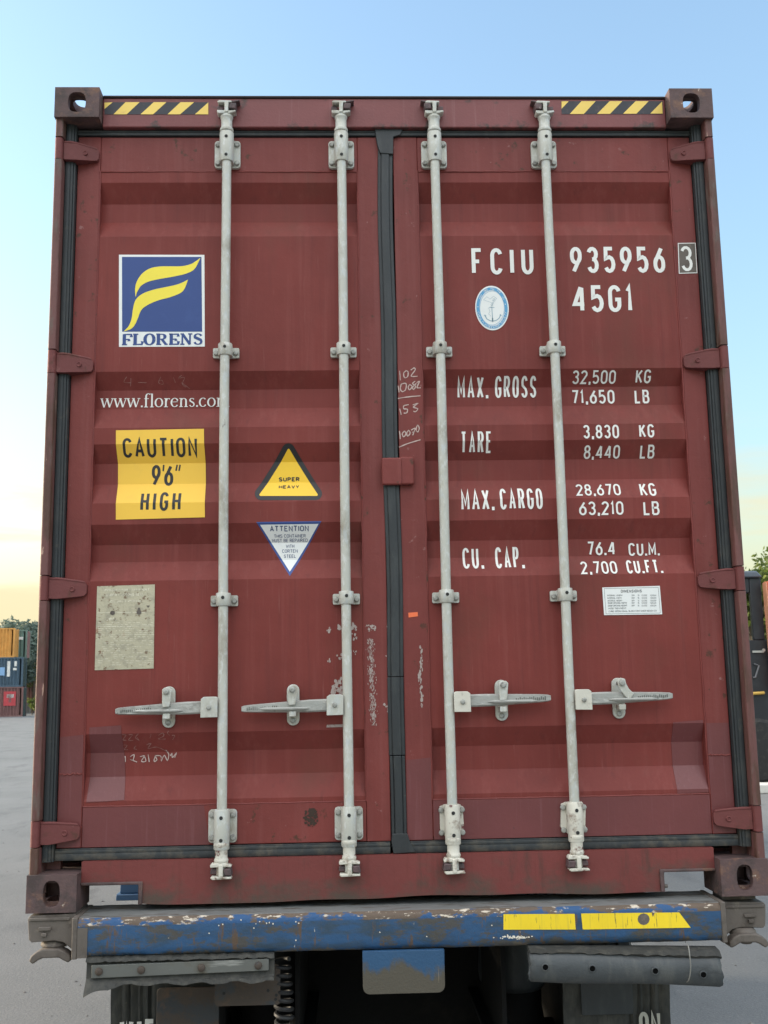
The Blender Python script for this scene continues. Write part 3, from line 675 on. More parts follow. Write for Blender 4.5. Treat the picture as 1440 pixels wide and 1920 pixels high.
    if i < 3: o = [(xc-.014, zc+.058), (xc-.006, zc+.064), (xc+.010, zc+.064), (xc+.018, zc+.056), (xc+.013, zc+.012), (xc+.010, zc+.0), (xc-.012, zc-.002), (xc-.014, zc+.008)]
    else: o = [(xc-.016, zc+.058), (xc-.004, zc+.068), (xc+.012, zc+.064), (xc+.016, zc+.046), (xc+.024, zc+.030), (xc+.040, zc+.014), (xc+.024, zc-.008), (xc+.010, zc+.004), (xc-.010, zc+.034)]
    prism(bm, o, YB-.020, YB-.013)
    bolt(bm, xc, YB-.020, zc+.050, .0105, .010, 1)
    tube(bm, [(xc, YB-.014, zc+.050), (xc, .073, zc+.050)], .007, 10, 1)
    build('catch_flap', bm, [M_galv, M_bolt], bar, bevel=.002)

# ---------------------------------------------------------------- stickers and lettering
stile_y = lambda z: .083
def zconv(ox, oy, s, conv=dpt): return lambda x, y: conv(ox+x/s, oy+y/s)
# square logo, left door
C8 = zconv(200, 460, 7.2); sh = Sheet()
sh.poly([C8(*p) for p in ((167, 128), (1320, 130), (1325, 1368), (167, 1372))], 0)
sh.poly([C8(*p) for p in ((208, 158), (1280, 158), (1290, 1168), (210, 1168))], 1, .0004)
def curve(pts, n=6):
    o = []
    for i in range(len(pts)-1):
        p0, p1, p2, p3 = pts[max(i-1, 0)], pts[i], pts[i+1], pts[min(i+2, len(pts)-1)]
        for k in range(n):
            t = k/n; o.append(tuple(.5*(2*p1[j]+(p2[j]-p0[j])*t+(2*p0[j]-5*p1[j]+4*p2[j]-p3[j])*t*t+(3*p1[j]-p0[j]-3*p2[j]+p3[j])*t**3) for j in (0, 1)))
    return o+[pts[-1]]
def band_(up, lo, mi, lift):
    a, b = curve(up), curve(lo); n = min(len(a), len(b))
    for i in range(n-1): sh.poly([C8(*a[i]), C8(*a[i+1]), C8(*b[i+1]), C8(*b[i])], mi, lift)
band_([(393, 705), (385, 600), (405, 500), (470, 395), (580, 318), (730, 288), (1000, 285), (1130, 258), (1200, 220), (1266, 172)],
      [(393, 705), (405, 650), (430, 600), (470, 545), (560, 495), (700, 460), (900, 425), (1080, 382), (1190, 318), (1266, 172)], 2, .0008)
band_([(230, 1165), (300, 1090), (340, 980), (355, 870), (390, 745), (480, 660), (640, 600), (900, 545), (1010, 510), (1100, 465)],
      [(230, 1165), (330, 1130), (385, 1070), (425, 980), (470, 875), (560, 805), (700, 745), (880, 695), (1030, 620), (1100, 465)], 2, .0008)
a = C8(205, 1345); b = C8(1295, 1345); c = C8(700, 1198)
serif(sh, 'FLORENS', a[0], b[0], a[1], c[1]-a[1], .30, .10, 3, lift=.0006)
sh.done('logo_sign', [M_stw, M_blue, M_yel, M_blue], LD, prof)
# web address
sh = Sheet(); a = dpt(189.5, 764); b = dpt(431, 764); c = dpt(300, 747)
serif(sh, 'www.florens.com', a[0], b[0], a[1], c[1]-a[1], .19, .06, 0, .1)
sh.done('web_address', [M_wht], LD, prof)
# caution sign
sh = Sheet(); nn = 10
TL, TR, BR, BL = (217.5, 807), (382.5, 804), (384.3, 970), (217.3, 974.5)
sh.poly([dpt(*p) for p in (TL, TR, BR, BL)], 0)
textpx(sh, 'CAUTION', 232, 371, 821, 858, sw=.14, mi=1, gap=.15, lift=.0004)
for ch_, xa_, xb_ in (('9', 284, 300.5), ("'", 303.5, 309), ('6', 307.5, 324.5), ('"', 328, 338.5)): textpx(sh, ch_, xa_, xb_, 872, 911, sw=.14 if ch_ in '96' else .075, mi=1, lift=.0004)
textpx(sh, 'HIGH', 263, 338.5, 923, 958, sw=.14, mi=1, gap=.2, lift=.0004)
sh.done('caution_sign', [M_cau, M_blk], LD, prof)
# weight warning triangle
C6 = zconv(470, 820, 7.113); sh = Sheet()
def rtri(pts, r, n=6):
    o = []
    for i in range(3):
        p, q, s = Vector(pts[i-1]), Vector(pts[i]), Vector(pts[(i+1) % 3]); d0, d1 = (p-q).normalized(), (s-q).normalized()
        k = r/math.tan(d0.angle(d1)/2); c = q+(d0+d1).normalized()*(r/math.sin(d0.angle(d1)/2)); A = q+d0*k-c; B = q+d1*k-c
        a0, a1 = math.atan2(A.y, A.x), math.atan2(B.y, B.x); da = (a1-a0+math.pi) % (2*math.pi)-math.pi
        o += [(c.x+r*math.cos(a0+da*t/n), c.y+r*math.sin(a0+da*t/n)) for t in range(n+1)]
    return o
sh.poly([C6(*p) for p in rtri([(503, 5), (1020, 838), (-12, 838)], 85)], 0)
sh.poly([C6(*p) for p in rtri([(507, 140), (908, 782), (105, 782)], 16)], 1, .0004)
k = dict(conv=C6, mi=2, lift=.0008)
textpx(sh, 'SUPER', 375, 652, 533, 590, sw=.23, gap=.15, **k); textpx(sh, 'HEAVY', 375, 648, 640, 684, sw=.22, gap=.18, **k)
sh.done('weight_warning_sign', [M_blk, M_sup, M_blk], LD, prof)
# repair notice triangle
sh = Sheet()
sh.poly([C6(*p) for p in ((75, 1130), (945, 1118), (522, 1850))], 0); sh.poly([C6(*p) for p in ((125, 1167), (905, 1155), (522, 1792))], 1, .0004)
textpx(sh, 'ATTENTION', 258, 775, 1180, 1256, sw=.17, gap=.16, **k)
for s, x0, x1, y0 in (('THIS CONTAINER', 312, 735, 1294), ('MUST BE REPAIRED', 285, 760, 1354), ('WITH', 470, 583, 1430), ('CORTEN', 420, 628, 1495), ('STEEL', 443, 605, 1564)):
    textpx(sh, s, x0, x1, y0, y0+45, sw=.14, gap=.12, **k)
sh.done('repair_notice_sign', [M_trib, M_stw, M_navy], LD, prof)
# etched data plate
CP = zconv(160, 1080, 10.1); sh = Sheet()
sh.poly([CP(*p) for p in ((225, 195), (1318, 160), (1295, 1752), (178, 1785))], 0)
k = dict(conv=CP, mi=1, lift=.0005)
textpx(sh, 'APPROVED FOR TRANSPORT', 330, 1215, 245, 285, sw=.17, gap=.16, **k); textpx(sh, 'UNDER CUSTOMS SEAL', 395, 1110, 335, 380, sw=.17, gap=.16, **k); textpx(sh, 'CSC SAFETY APPROVAL', 480, 1050, 455, 500, sw=.17, gap=.16, **k)
textpx(sh, 'CIMC', 385, 610, 790, 845, sw=.2, gap=.2, **k)
for y in (690, 950, 1110):
    A, B = CP(225, y+8), CP(1300, y-4); sh.rib([A, B], .0011, 1, .0005)
for r_ in range(22):
    y = 885+38*r_; x = 245
    if 1090 < y < 1130: continue
    while x < 1250:
        wd = random.uniform(25, 120)
        if random.random() < .62: sh.rib([CP(x, y), CP(min(x+wd, 1280), y)], .0013, 1, .0005)
        x += wd+random.uniform(15, 50)
for cx0, cy0 in ((518, 700), (1018, 690)): sh.poly([CP(cx0+46*math.cos(t*.5236), cy0+42*math.sin(t*.5236)) for t in range(12)], 2, .0012)
sh.poly([CP(1000, 600), CP(1040, 600), CP(1050, 660), CP(985, 660)], 2, .0007); sh.poly([CP(1155, 560), CP(1225, 560), CP(1190, 605)], 2, .0008)
sh.done('data_plate', [M_plate, M_platel, M_lock], LD, prof)
# container number, size code and weights
for nm_, s_, xa_, xb_, ya_, yb_, gp_ in (('owner_code', 'FCIU', 885, 1001, 465.5, 515, .27), ('serial_number', '935956', 1070, 1248, 463, 512, .18), ('size_code', '45G1', 1074, 1187, 535, 585.5, .17)):
    sh = Sheet(); textpx(sh, s_, xa_, xb_, ya_, yb_, sw=.14, gap=gp_); sh.done(nm_, [M_wht], RD, prof)
sh = Sheet(); S = lambda x, y: (lambda p: (p.x, p.z))(at(x, y, .083)); C3 = zconv(1040, 440, 3.6, S)
sh.poly([C3(*p) for p in ((833, 60), (948, 58), (960, 258), (840, 262))], 1)
sh.rib([C3(*p) for p in ((833, 60), (948, 58), (960, 258), (840, 262))], .0028, 0, .0004, True)
textpx(sh, '3', 856, 934, 78, 248, sw=.11, conv=C3, lift=.0005)
sh.done('check_digit', [M_wht, M_lock], RD, stile_y, breaks=[])
C7 = zconv(800, 680, 3.6)
for s, x0, x1, y0, y1 in (('MAX.', 208, 415, 94, 241), ('GROSS', 463, 740, 90, 238), ('TARE', 228, 437, 465, 612), ('MAX.', 235, 457, 857, 996), ('CARGO', 498, 785, 850, 990), ('CU.', 248, 388, 1250, 1390), ('CAP.', 470, 663, 1245, 1388)):
    sh = Sheet(); textpx(sh, s, x0, x1, y0, y1, sw=.105, gap=.115, conv=C7); sh.done('weight_caption', [M_wht], RD, prof)
for s, x0, x1, y0, y1 in (('32,500', 980, 1272, 52, 145), ('71,650', 980, 1270, 185, 278), ('3,830', 1058, 1300, 420, 512), ('8,440', 1058, 1300, 557, 650), ('28,670', 1013, 1315, 820, 897), ('63,210', 1030, 1330, 937, 1029), ('76.4', 1085, 1275, 1207, 1300), ('2,700', 1045, 1292, 1341, 1426)):
    sh = Sheet(); textpx(sh, s, x0, x1, y0, y1, sw=.135, gap=.13, conv=C7); sh.done('weight_figure', [M_wht], RD, prof)
for s, x0, x1, y0, y1 in (('KG', 1191, 1219, 693, 719), ('LB', 1190.5, 1218, 731, 756.5), ('KG', 1199, 1227, 795.5, 820.5), ('LB', 1199, 1226, 834, 860), ('KG', 1202, 1232, 906, 930), ('LB', 1207, 1237, 940, 966), ('CU.M.', 1179, 1237, 1018, 1042), ('CU.FT.', 1177, 1244, 1050, 1075)):
    sh = Sheet(); textpx(sh, s, x0, x1, y0, y1, sw=.14, gap=.13); sh.done('weight_unit', [M_wht], RD, prof)
# oval classification emblem
CE = zconv(870, 520, 13.1); sh = Sheet()
def ell(rx, ry, n=40): return [CE(687+rx*math.cos(2*math.pi*t/n)-.05*rx*math.sin(2*math.pi*t/n)*-1, 757+ry*math.sin(2*math.pi*t/n)) for t in range(n)]
sh.poly(ell(412, 548), 0); sh.rib(ell(347, 474), .0112, 1, .0004, True)
inner = [CE(687+300*math.cos(rad(9*t)), 757+418*math.sin(rad(9*t))) for t in range(41)]
sh.rib(inner[:-1], .0012, 1, .0005, True)
E_ = lambda x, y: CE(x, y)
def warp_top(u, v): a = rad(200+140*u); r = 318+56*v; return CE(687+r*math.cos(a), 757+(r+128)*math.sin(a))
def warp_bot(u, v): a = rad(168-156*u); r = 374-56*v; return CE(687+r*math.cos(a), 757+(r+128)*math.sin(a))
text(sh, 'CHINA CLASSIFICATION SOCIETY', 0, 1, 0, .16, sw=.0, mi=0) if 0 else None
tmp = .0009
def wtext(s, wf, wdt):
    adv = [.5 if c == ' ' else G[c][0] for c in s]; tot = sum(adv)+.4*(len(s)-1); x = 0
    for c, a in zip(s, adv):
        if c != ' ':
            for pts, fl in G[c][1]: sh.rib([wf((x+u*a)/tot, v) for u, v in pts], wdt, 0, .0008, fl == 1)
        x += a+.4
wtext('CHINA CLASSIFICATION SOCIETY', warp_bot, tmp)
HAN = [[[(.5, 1), (.5, 0)], [(0, .75), (1, .75), (1, .35), (0, .35), (0, .75)]], [[(0, 1), (1, 1), (1, 0), (0, 0), (0, 1)], [(.2, .75), (.8, .75)], [(.2, .5), (.8, .5)], [(.2, .22), (.8, .22)], [(.5, .75), (.5, .22)]],
       [[(.1, 1), (0, 0)], [(.1, .9), (.45, .9), (.45, 0)], [(0, .45), (.5, .45)], [(.6, .9), (.9, .9), (1, .6)], [(.6, .4), (.95, .4), (.95, 0), (.6, 0), (.6, .4)]],
       [[(.2, 1), (0, .6), (.3, .6), (0, .15)], [(.5, 1), (.5, .5), (.35, 0)], [(.5, .95), (.95, .95), (.75, .5), (1, .5), (.6, 0)], [(.55, .4), (1, 0)]], [[(0, .9), (1, .9)], [(.5, .9), (.5, .05)], [(0, .05), (1, .05)]]]
for i, g in enumerate(HAN):
    for st in g: sh.rib([warp_top(.06+i*.2+u*.1, v) for u, v in st], tmp, 0, .0008)
for sx_ in (340, 1012):
    yy = 730 if sx_ < 600 else 665
    sh.poly([CE(sx_+(18 if t % 2 == 0 else 8)*math.cos(t*.628+.3), yy+(18 if t % 2 == 0 else 8)*math.sin(t*.628+.3)) for t in range(10)], 0, .0009)
for pts, wd in (([(682, 720), (700, 1060)], .0022), ([(632, 745), (748, 742)], .0018), ([(515, 950), (560, 1025), (630, 1065), (705, 1082), (790, 1060), (855, 1015), (900, 930)], .0026), ([(490, 948), (515, 925), (545, 960)], .0020), ([(872, 935), (900, 915), (915, 950)], .0020), ([(700, 1000), (705, 1090)], .0044),
                ([(650, 720), (600, 760), (640, 840), (600, 900), (660, 960)], .0008), ([(690, 690), (720, 640), (600, 600), (480, 560), (560, 480), (640, 540), (720, 470), (800, 520), (740, 600), (690, 640)], .0009), ([(700, 540), (750, 530), (730, 580), (690, 570)], .0012)):
    sh.rib([CE(*p) for p in pts], wd, 2, .0007)
sh.rib([CE(682+22*math.cos(t*.785), 676+24*math.sin(t*.785)) for t in range(8)], .0012, 2, .0007, True)
sh.done('oval_emblem', [M_stw, M_ccs, flat('grey_blue_print', (.20, .34, .42), .5, .1)], RD, prof)
# dimensions table
CDm = zconv(1110, 1080, 9.6); sh = Sheet()
sh.poly([CDm(*p) for p in ((182, 207), (1218, 177), (1262, 690), (215, 705))], 0)
sh.rib([CDm(*p) for p in ((217, 228), (1190, 205), (1228, 667), (252, 682))], .0010, 1, .0004, True)
k = dict(conv=CDm, mi=1, lift=.0005)
textpx(sh, 'DIMENSIONS', 520, 893, 246, 298, sw=.15, gap=.2, **k)
rows = [('INTERNAL LENGTH', 272, 545, 335, 1), ('INTERNAL WIDTH', 276, 530, 383, 1), ('INTERNAL HEIGHT', 282, 542, 431, 1), ('DOOR OPENING WIDTH', 286, 622, 473, 1), ('DOOR OPENING HEIGHT', 288, 632, 520, 1), ('WOOD TREATMENT', 290, 615, 568, 0)]
for s, x0, x1, y, nums in rows:
    textpx(sh, s, x0, x1, y, y+28, sw=.13, gap=.12, **k)
    if nums:
        for t, a_, b_ in (('39', 705, 765), ('5', 822, 850), ('12.02', 890, 990), ('12024', 1045, 1155)): textpx(sh, t, a_, b_, y+0, y+26, sw=.14, gap=.15, **k)
textpx(sh, 'CUBIC OPERATIONAL BLOCK CONTAINER DESIGN CO', 300, 1160, 616, 645, sw=.13, gap=.12, **k)
sh.done('dimensions_label', [M_stw, M_blkf], RD, prof)
# orange sticker
sh = Sheet(); sh.poly([S(765.5, 1149), S(783, 1147.5), S(783.8, 1155.5), S(766, 1158)]); sh.done('orange_sticker', [M_oran], RD, stile_y, breaks=[])
# chalk figures on the right door's inner stile
sh = Sheet(); CK = zconv(400, 640, 3.6, S)
def hand(strokes, conv, wd, mi=0):
    for st in strokes:
        c = curve(st, 4) if len(st) > 2 else [st[0], ((st[0][0]+st[1][0])/2+.8, (st[0][1]+st[1][1])/2), st[1]]
        sh.rib([conv(x+random.uniform(-.4, .4), y+random.uniform(-.4, .4)) for x, y in c], [wd*random.uniform(.7, 1.3) for _ in c], mi, .0002)
hand([[(1257, 200), (1262, 264)], [(1303, 198), (1285, 215), (1290, 245), (1310, 240), (1315, 210), (1303, 198)], [(1332, 195), (1355, 180), (1362, 195), (1335, 235), (1378, 236)],
      [(1247, 300), (1253, 346)], [(1268, 290), (1262, 320), (1275, 340), (1298, 325), (1300, 285), (1268, 290)], [(1325, 292), (1315, 312), (1325, 328), (1342, 305), (1325, 292)], [(1362, 270), (1345, 285), (1365, 305), (1352, 325), (1345, 310), (1370, 285)], [(1372, 280), (1390, 272), (1375, 312), (1400, 314)],
      [(1245, 386), (1320, 375), (1398, 368)], [(1258, 455), (1268, 497)], [(1318, 428), (1287, 435), (1285, 455), (1310, 460), (1305, 483), (1285, 485)], [(1345, 430), (1380, 420), (1350, 445), (1380, 455), (1365, 475), (1350, 472)],
      [(1256, 605), (1262, 660)], [(1290, 605), (1275, 625), (1285, 645), (1300, 625), (1290, 605)], [(1320, 600), (1305, 618), (1312, 640), (1328, 620), (1320, 600)], [(1335, 600), (1362, 588), (1345, 635)], [(1340, 615), (1362, 608)], [(1378, 565), (1368, 595), (1380, 612), (1390, 585), (1378, 565)],
      [(1252, 716), (1320, 688), (1398, 665)]], CK, .0036)
sh.done('chalk_figures', [M_chalk], RD, stile_y, breaks=[])
# faint chalk on the left door
sh = Sheet(); C5 = zconv(60, 440, 3.6); C2 = zconv(0, 1080, 3.6)
hand([[(640, 960), (622, 995), (670, 1000)], [(668, 970), (665, 1025)], [(715, 998), (775, 1000)], [(870, 960), (855, 1000), (885, 1010), (880, 985), (855, 985)], [(955, 965), (968, 1000)], [(1010, 950), (990, 970), (1030, 965), (1015, 1010), (1040, 1030), (1010, 1000), (1065, 1040)]], C5, .0022)
hand([[(825, 1070), (850, 1075), (830, 1105), (855, 1108)], [(870, 1070), (895, 1072), (868, 1108), (900, 1108)], [(935, 1065), (915, 1090), (938, 1108), (925, 1090)], [(1020, 1065), (1012, 1095)], [(1070, 1075), (1100, 1060), (1105, 1080), (1070, 1100), (1120, 1100)], [(1140, 1045), (1130, 1060), (1145, 1075)], [(1160, 1075), (1180, 1078), (1165, 1105)],
      [(835, 1140), (858, 1145), (840, 1170), (865, 1172)], [(920, 1145), (905, 1165), (925, 1170)], [(990, 1140), (1020, 1130), (1000, 1165), (1060, 1155), (1140, 1190)]], C2, .0024)
hand([[(845, 1215), (848, 1255)], [(880, 1220), (905, 1205), (900, 1240), (885, 1240), (925, 1255)], [(945, 1220), (975, 1215), (955, 1250), (985, 1250), (975, 1215)], [(1000, 1205), (1008, 1255)], [(1050, 1210), (1040, 1250), (1060, 1240), (1050, 1215), (1085, 1215), (1090, 1245), (1110, 1210), (1130, 1245), (1140, 1205), (1120, 1175)], [(1150, 1215), (1160, 1200), (1165, 1225), (1190, 1195), (1180, 1225)]], C2, .0030, 1)
sh.done('faint_chalk', [M_chalkf, M_chalk], LD, prof)
# hazard stripes on the header
hy = lambda z: .055
HS = lambda x, y: (lambda p: (p.x, p.z))(at(x, y, .055))
for sgn, (ox, oy), rect, ys in ((-1, (60, 140), (490, 1190, 187, 269), [[(490, 190), (545, 188), (490, 233)], [(632, 187), (727, 187), (640, 269), (550, 269)], [(822, 187), (908, 187), (818, 269), (733, 269)], [(1003, 187), (1095, 187), (1000, 269), (915, 269)], [(1190, 189), (1190, 269), (1100, 269)]]),
                                (1, (1000, 140), (190, 873, 180, 267), [[(190, 181), (238, 181), (190, 232)], [(325, 180), (420, 180), (340, 267), (245, 267)], [(515, 180), (600, 180), (517, 266), (430, 266)], [(690, 180), (778, 180), (695, 265), (605, 265)], [(868, 183), (872, 264), (788, 264)]])):
    Cz = zconv(ox, oy, 3.6, HS); sh = Sheet(); x0, x1, y0, y1 = rect
    sh.poly([Cz(x0, y0), Cz(x1, y0), Cz(x1, y1), Cz(x0, y1)], 0)
    for p in ys: sh.poly([Cz(*q) for q in p], 1, .0004)
    sh.done('hazard_stripe', [M_haz, M_hazy], HEADER, hy, breaks=[])
# repainted corners
sh = Sheet(); sh.poly([dpt(168, 1364), dpt(227, 1360), dpt(233, 1500), dpt(162, 1505)]); sh.done('repaint_patch', [M_patch], LD, prof, .0009)
sh = Sheet(); sh.poly([dpt(1262, 1354), dpt(1318, 1350), dpt(1329, 1485), dpt(1270, 1488)]); sh.done('repaint_patch', [M_patch], RD, prof, .0009)
sy_ = lambda z: .083; sy2 = lambda z: .0836
sh = Sheet(); sh.poly([(-.66, .3195), (-1.064, .3195), (-1.064, .191), (-.64, .191)]); sh.done('repaint_patch', [M_patch], LD, sy2, .0006, [])
sh = Sheet(); sh.poly([(.1150, .3195), (1.0640, .3195), (1.0640, .191), (.1150, .191)]); sh.done('repaint_patch', [M_patch], RD, sy2, .0006, [])
sh = Sheet(); sh.poly([(-1.069, .56), (-1.147, .553), (-1.147, .192), (-1.069, .192)]); sh.done('repaint_patch', [M_patch], LD, sy_, .0006, [])
sh = Sheet(); sh.poly([(1.069, .56), (1.147, .56), (1.147, .192), (1.069, .192)]); sh.done('repaint_patch', [M_patch], RD, sy_, .0006, []); sh = Sheet(); sh.poly([(.026, .455), (.110, .462), (.110, .192), (.026, .192)]); sh.done('repaint_patch', [M_patch], RD, sy_, .0006, [])
# scraped paint
def chip(sh, c, r, asp=1.0, mi=0):
    n = random.randint(6, 9); a0 = random.random()*6
    sh.poly([(c[0]+r*random.uniform(.35, 1)*math.cos(a0+6.283*k/n), c[1]+asp*r*random.uniform(.4, 1)*math.sin(a0+6.283*k/n)) for k in range(n)], mi, random.random()*.0003)
sh = Sheet()
for _ in range(420):
    t = random.random(); py = 1198+162*t; px = 694+7*t+random.gauss(0, 3.2)
    chip(sh, S(px, py), random.uniform(.0006, .0024), 2.6)
for _ in range(26): chip(sh, S(697+random.gauss(0, 4.5), 1178+random.gauss(0, 3)), random.uniform(.0015, .006))
for _ in range(10): chip(sh, S(727+random.gauss(0, 3), 1322+random.gauss(0, 6)), random.uniform(.003, .007))
for x_, y_ in ((726, 1175), (727, 1183), (724, 1230), (663, 1600)): chip(sh, S(x_, y_), .004)
sh.done('paint_scuff', [M_scuf], LD, stile_y, breaks=[])
sh = Sheet()
for cx0, cy0, n_, sd_, r0, r1 in ((618, 1181, 5, 3, .003, .008), (636, 1178, 8, 3, .003, .010), (667, 1176, 6, 4, .003, .009), (664, 1192, 5, 4, .002, .006), (665, 1222, 4, 4, .002, .004), (617, 1238, 3, 2, .003, .005), (636, 1234, 6, 3, .003, .007), (634, 1290, 14, 6, .004, .014), (638, 1276, 6, 3, .004, .010)):
    for _ in range(n_): chip(sh, dpt(cx0+random.gauss(0, sd_), cy0+random.gauss(0, sd_)), random.uniform(r0, r1), 1.3)
sh.poly([dpt(613, 1359), dpt(645, 1358), dpt(645, 1363), dpt(612, 1364)])
sh.done('paint_scuff', [M_scuf], LD, prof)
sh = Sheet()
for _ in range(70):
    t = random.random(); chip(sh, S(789+2*math.sin(t*9)+random.gauss(0, 1.6), 1212+118*t), random.uniform(.001, .0045), 2.4)
for x_, y_ in ((1151, 1640),): pass
sh.done('paint_scuff', [M_scuf], RD, stile_y, breaks=[])
sh = Sheet()
for _ in range(90):
    a_ = random.random()*6.283; rr = 15*math.sqrt(random.random()); chip(sh, S(583+rr*.9*math.cos(a_), 1533+rr*1.15*math.sin(a_)), random.uniform(.002, .0075))
sh.done('rust_spot', [mat('rust_spots', (.045, .028, .02), .9)], LD, lambda z: .0836, breaks=[])

# ================================================================== the trailer
TR_ = empty('container_trailer', (0, .6, 0))
tag(TR_, 'blue container trailer under the maroon container, with a chipped rear beam and dirty mudflaps', 'trailer')
OY = -.6                                      # mesh coordinates are written in container space, shifted by the empty's place
def tb(name, bm, mats, parent=None, **k):
    o = build(name, bm, mats, parent or TR_, **k)
    if parent is None: o.location = (0, OY, ZB)
    return o
# rear beam: rolled section along X
bm = bmesh.new()
sec = [(.17, -.011), (-.020, -.011), (-.029, -.0125), (-.036, -.018), (-.040, -.027), (-.041, -.036), (-.041, -.100), (-.040, -.114), (-.034, -.125), (-.022, -.131), (.17, -.131)]
mi_ = [1, 1, 2, 2, 2, 0, 0, 0, 0, 0, 0]
xs = [-1.040+2.075*k/80 for k in range(81)]
rg = [[bm.verts.new((x, y+random.uniform(-.0006, .0006), z-.011*(x+1.04)/2.07*.0+random.uniform(-.0008, .0008))) for y, z in sec] for x in xs]
for a, b in zip(rg, rg[1:]):
    for i in range(len(sec)):
        f = bm.faces.new((a[i], a[(i+1) % len(sec)], b[(i+1) % len(sec)], b[i])); f.material_index = mi_[i]
bm.faces.new(rg[0]); bm.faces.new(rg[-1])
# grey bare end cap on the left
BEAM = tb('rear_beam', bm, [M_beam, M_beamtop, M_chip])
for xa_, xb_ in ((-1.058, -1.0405), (1.0355, 1.052)):
    bm = bmesh.new(); box(bm, xa_, xb_, -.043, .17, -.135, -.008); build('end_plate', bm, M_lock, BEAM, bevel=.003)
bm = bmesh.new(); box(bm, -1.0400, -1.008, -.0432, -.0418, -.131, -.040); build('worn_patch_plate', bm, M_lock, BEAM)
B0 = lambda x, y: (lambda p: (p.x, p.z))(at(x, y, -.0415))
CB = zconv(960, 1440, 3, B0); sh = Sheet()
sh.poly([B0(944, 1714), CB(352, 820), CB(358, 908), B0(944, 1743)]); sh.poly([CB(388, 818), CB(940, 812), CB(965, 845), CB(1005, 898), CB(398, 908)])
sh.poly([CB(710+30+34*math.cos(t*.5236), 850+33*math.sin(t*.5236)) for t in range(12)], 1, .0004)
sh.poly([CB(785, 815), CB(802, 814), CB(792, 838)], 1, .0004)
sh.done('reflective_tape', [M_tape, M_lock], BEAM, lambda z: -.0415, .0008, [])
sh = Sheet()
for _ in range(60): chip(sh, B0(965+random.gauss(0, 13), 1757+random.gauss(0, 1.6)), random.uniform(.002, .005), .7)
for x_, y_ in ((480, 1732), (487, 1728), (476, 1740), (500, 1731), (505, 1730), (512, 1732), (555, 1728), (560, 1731), (410, 1735), (418, 1733), (392, 1750), (922, 1735), (452, 1725), (712, 1748), (800, 1756), (555, 1763)): chip(sh, B0(x_, y_), .0032)
sh.done('paint_chips', [mat('bare_cream_chip', (.72, .66, .56), .7)], BEAM, lambda z: -.0415, .0007, [])
# twistlock boxes
for sx in (-1, 1):
    bm = bmesh.new(); X = lambda a: sx*a
    zt = -.004 if sx < 0 else -.022; yf = .004 if sx < 0 else .03
    o = [(X(1.0585), zt), (X(1.205), zt-.004), (X(1.212), zt-.014), (X(1.206), zt-.078), (X(1.198), zt-.086), (X(1.125), zt-.082), (X(1.095), zt-.088), (X(1.066), zt-.112), (X(1.0585), zt-.115)]
    prism(bm, o, yf, .17)
    box(bm, *sorted((X(1.205), X(1.075))), yf-.005, yf-.0004, zt-.020, zt-.010)
    box(bm, *sorted((X(1.175), X(1.135))), yf-.008, yf-.0004, zt-.050, zt-.038); box(bm, *sorted((X(1.165), X(1.148))), yf-.010, yf-.0004, zt-.068, zt-.056)
    tl = tb('twistlock_box', bm, M_lock, bevel=.004)
    bm = bmesh.new(); lathe(bm, [(.034, zt-.084), (.046, zt-.098), (.044, zt-.108), (.02, zt-.112)], (X(1.135), .055, 0), 'Z', 18)
    zz = zt-.118 if sx < 0 else zt-.108
    o = [(1.203, -.024), (1.196, -.008), (1.180, .004), (1.160, .012), (1.108, .012), (1.090, .004), (1.074, -.008), (1.068, -.024), (1.078, -.032), (1.094, -.024), (1.108, -.016), (1.158, -.016), (1.174, -.022), (1.190, -.034)]
    prism(bm, [(X(a_), zz+b_) for a_, b_ in o], -.002, .045)
    if sx > 0: lathe(bm, [(.020, zt-.135), (.020, zt-.115)], (X(1.14), .04, 0), 'Z', 14)
    build('twistlock_handle', bm, M_lock, tl, bevel=.007, seg=3)
bm = bmesh.new(); box(bm, 1.075, 1.19, .06, .15, -.0215, -.004); tb('twistlock_head', bm, M_lock)
bm = bmesh.new(); box(bm, .868, .882, .050, .062, .022, .034); tube(bm, [(.88, .056, .028), (.893, .056, .028)], .006, 8); build('stub_bolt', bm, M_lock, CON)
# centre pull plate
bm = bmesh.new(); n_ = 12; ol = []
pl = [p for p in rrect(-.133, .129, -.262, -.100, .022, 5)]
A = [bm.verts.new((x, -.046+.012*max(0, (z+.19))/.06*-.3 if z > -.19 else -.046, z)) for x, z in pl]; B = [bm.verts.new((x, -.028, z)) for x, z in pl]
bm.faces.new(A); bm.faces.new(B[::-1])
for i in range(len(A)): bm.faces.new((A[i], B[i], B[(i+1) % len(A)], A[(i+1) % len(A)]))
for v in bm.verts:
    if v.co.z > -.135: v.co.z = -.1315
bm.normal_update()
tb('pull_plate', bm, M_tong, bevel=.004)
# left rubber buffer, bolted flat bar, torn lips
bm = bmesh.new(); N = 48
def ragged(z, amp): return z+random.uniform(-amp, amp)
secs = []
for k in range(N+1):
    x = -1.010+.595*k/N; t = k/N
    flare = .030*max(0, 1-t*5)**1.4
    zb = -.212-flare+.004*math.sin(k*.7)+random.uniform(-.0015, .0015)
    ztop = -.128+random.uniform(-.003, .002)
    s_ = [(-.024, ztop), (-.046, ztop-.005), (-.050, -.142+random.uniform(-.003, .003)), (-.036, -.146), (-.034, -.150), (-.038, -.194), (-.043, -.200), (-.056-flare*.4, zb+.010), (-.060-flare*.5, zb), (-.050, zb-.001), (-.02, -.205)]
    secs.append([bm.verts.new((x, y, z)) for y, z in s_])
for a, b in zip(secs, secs[1:]):
    for i in range(len(a)): bm.faces.new((a[i], a[(i+1) % len(a)], b[(i+1) % len(a)], b[i]))
bm.faces.new(secs[0]); bm.faces.new(secs[-1])
